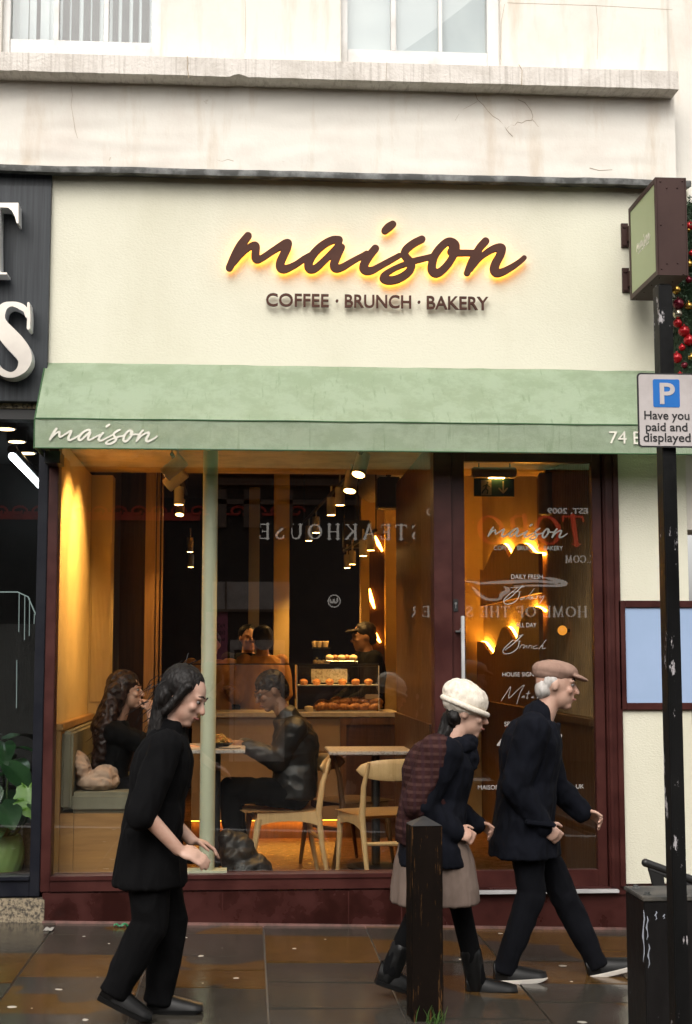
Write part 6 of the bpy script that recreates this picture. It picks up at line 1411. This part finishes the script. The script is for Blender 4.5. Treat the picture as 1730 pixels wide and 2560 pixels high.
def seated_man():
    J = walker(1.0, dict(head=(676, 1728), neck=(718, 1796), chest=(742, 1868), pelvis=(735, 1975), shR=(730, 1822, .17), shL=(736, 1824, -.17), elL=(696, 1902, -.14), elR=(690, 1900, .16), wrL=(618, 1866, -.12), wrR=(610, 1862, .10),
                          hipL=(735, 1985, -.09), hipR=(735, 1985, .09), knL=(572, 1972, -.10), anL=(590, 2132, -.08), toL=(545, 2165, -.08), knR=(575, 1975, .12), anR=(600, 2130, .12), toR=(555, 2162, .12)))
    f, up = Vector((-.88, -.22, -.40)), Vector((-.32, 0, .94)); s = 1.0
    o = body('person in black leather jacket and glasses seated facing left on the pale chair', J, f, up, M['skinC'], s, .006, {'L': ((-1, 0, .25), (0, -.5, .8), .7, -1), 'R': ((-1, .1, .2), (0, .4, .8), .7, 1)})
    face_bits(o, J, f, up, s)
    m = MB(); torso(m, J, s, .040, [(J['pelvis'] + Vector((0, 0, -.05)), .20, .15)])
    for q in 'LR': m.cap(J['sh' + q], .085, J['el' + q], .072); m.cap(J['el' + q], .072, J['wr' + q], .050)
    m.cap(J['neck'] + Vector((.02, 0, -.03)), .09, J['neck'] + Vector((0, 0, .015)), .074); blob('leather_jacket', m, M['leather'], .009, 3, o, .013, 8, stretch=(.8, .8, 1))
    m = MB()
    for q in 'LR': leg(m, J, s, q, .018, .055)
    m.ell(J['pelvis'], (.13, .17, .11)); blob('trousers', m, M['blackcloth'], .010, 3, o, .010, 9)
    for q in 'LR': shoe(o, J['an' + q], J['to' + q], 1.0, M['shoeblack'], M['shoeblack'])
    F, lat, u = basis(f, up); c = J['head']; m = MB(); Rm = R3x3(F, lat, u)
    m.ell(c + u * .052 - F * .022, (.104, .090, .082), Rm); m.ell(c - F * .07 - u * .0, (.055, .084, .085), Rm); blob('hair', m, M['hairblack'], .007, 2, o, .012, 26, stretch=(1, 1, 1))
    m = MB()
    for q in (-1, 1):
        p = c + F * .098 + lat * .031 * q + u * .006; m.tube([p + lat * .021 * math.cos(a) + u * .018 * math.sin(a) for a in [k * math.pi / 8 for k in range(17)]], .0022, 5); m.tube([p + lat * .021 * q, c + lat * .082 * q + F * .0 + u * .01], .002, 5)
    m.build('glasses', M['blackmetal'], o)
seated_woman(); seated_man()
def stander(label, px, py, Y, f, hgt, skin, top, hairm, arms, group=None, cap_=False):
    c = P(px, py, Y); s = hgt / 1.72; f = Vector(f).normalized(); lat = f.cross(Vector((0, 0, 1))).normalized(); z0 = ZF; B = Vector((c.x, Y, 0)) - f * .03
    v = lambda l, ff, z: B + lat * l * s + f * ff * s + Vector((0, 0, z0 + z * (c.z + .11 * s - z0)))
    J = dict(head=c, neck=v(0, -.01, .855), chest=v(0, -.02, .75), pelvis=v(0, 0, .55), shR=v(.17, -.01, .82), shL=v(-.17, -.01, .82), elR=v(.22, arms[0], .66), elL=v(-.22, arms[0], .66), wrR=v(.16, arms[1], arms[2]), wrL=v(-.16, arms[1], arms[2]),
             hipR=v(.09, 0, .53), hipL=v(-.09, 0, .53), knR=v(.09, .01, .29), knL=v(-.09, .01, .29), anR=v(.09, -.02, .05), anL=v(-.09, -.02, .05), toR=v(.1, .14, .02), toL=v(-.1, .14, .02))
    o = body(label, J, f, (0, 0, 1), skin, s, .011, None, True, group)
    m = MB(); torso(m, J, s, .03, [(J['pelvis'] + Vector((0, 0, -.08)), .20, .14)])
    for q in 'LR': m.cap(J['sh' + q], .075, J['el' + q], .062); m.cap(J['el' + q], .062, J['wr' + q], .048)
    blob('jumper', m, top, .011, 3, o, .012, 9)
    m = MB()
    for q in 'LR': leg(m, J, s, q, .015)
    m.ell(J['pelvis'] - Vector((0, 0, .03)), .14 * s); blob('trousers', m, M['blackcloth'], .014, 2, o)
    F, lat, u = basis(f, (0, 0, 1)); m = MB(); Rm = R3x3(F, lat, u); m.ell(c + u * .045 - F * .025, (.100, .090, .085), Rm); m.ell(c - F * .065 - u * .01, (.055, .083, .08), Rm)
    if cap_: m.ell(c + u * .06 + F * .1, (.06, .07, .014), Rm)
    blob('cap' if cap_ else 'hair', m, hairm, .010, 2, o, .006, 20)
    for q in 'LR': shoe(o, J['an' + q], J['to' + q], s, M['shoeblack'], M['shoeblack'])
GS_ = 'staff behind the counter'
stander('person in tan sweater standing with back turned behind the counter', 655, 1600, 3.95, (-.25, 1, 0), 1.72, M['skinA'], M['tansweater'], M['hairblack'], (.02, .16, .64), GS_)
stander('person in dark top partly hidden behind the tan sweater', 622, 1596, 4.45, (.3, -1, 0), 1.75, M['skinA'], M['blackcloth'], M['hairblack'], (.02, .16, .64), GS_)
stander('person in tan sweater with crossed arms behind the cream column', 527, 1612, 3.85, (.1, -1, 0), 1.70, M['skinA'], M['tansweater'], M['hairblack'], (.06, .20, .70), GS_)
stander('person in black cap and black clothes leaning left by the light panel', 908, 1592, 3.8, (-.95, -.25, -.12), 1.72, M['skinC'], M['blackcloth'], M['hairblack'], (.06, .24, .62), GS_, True)
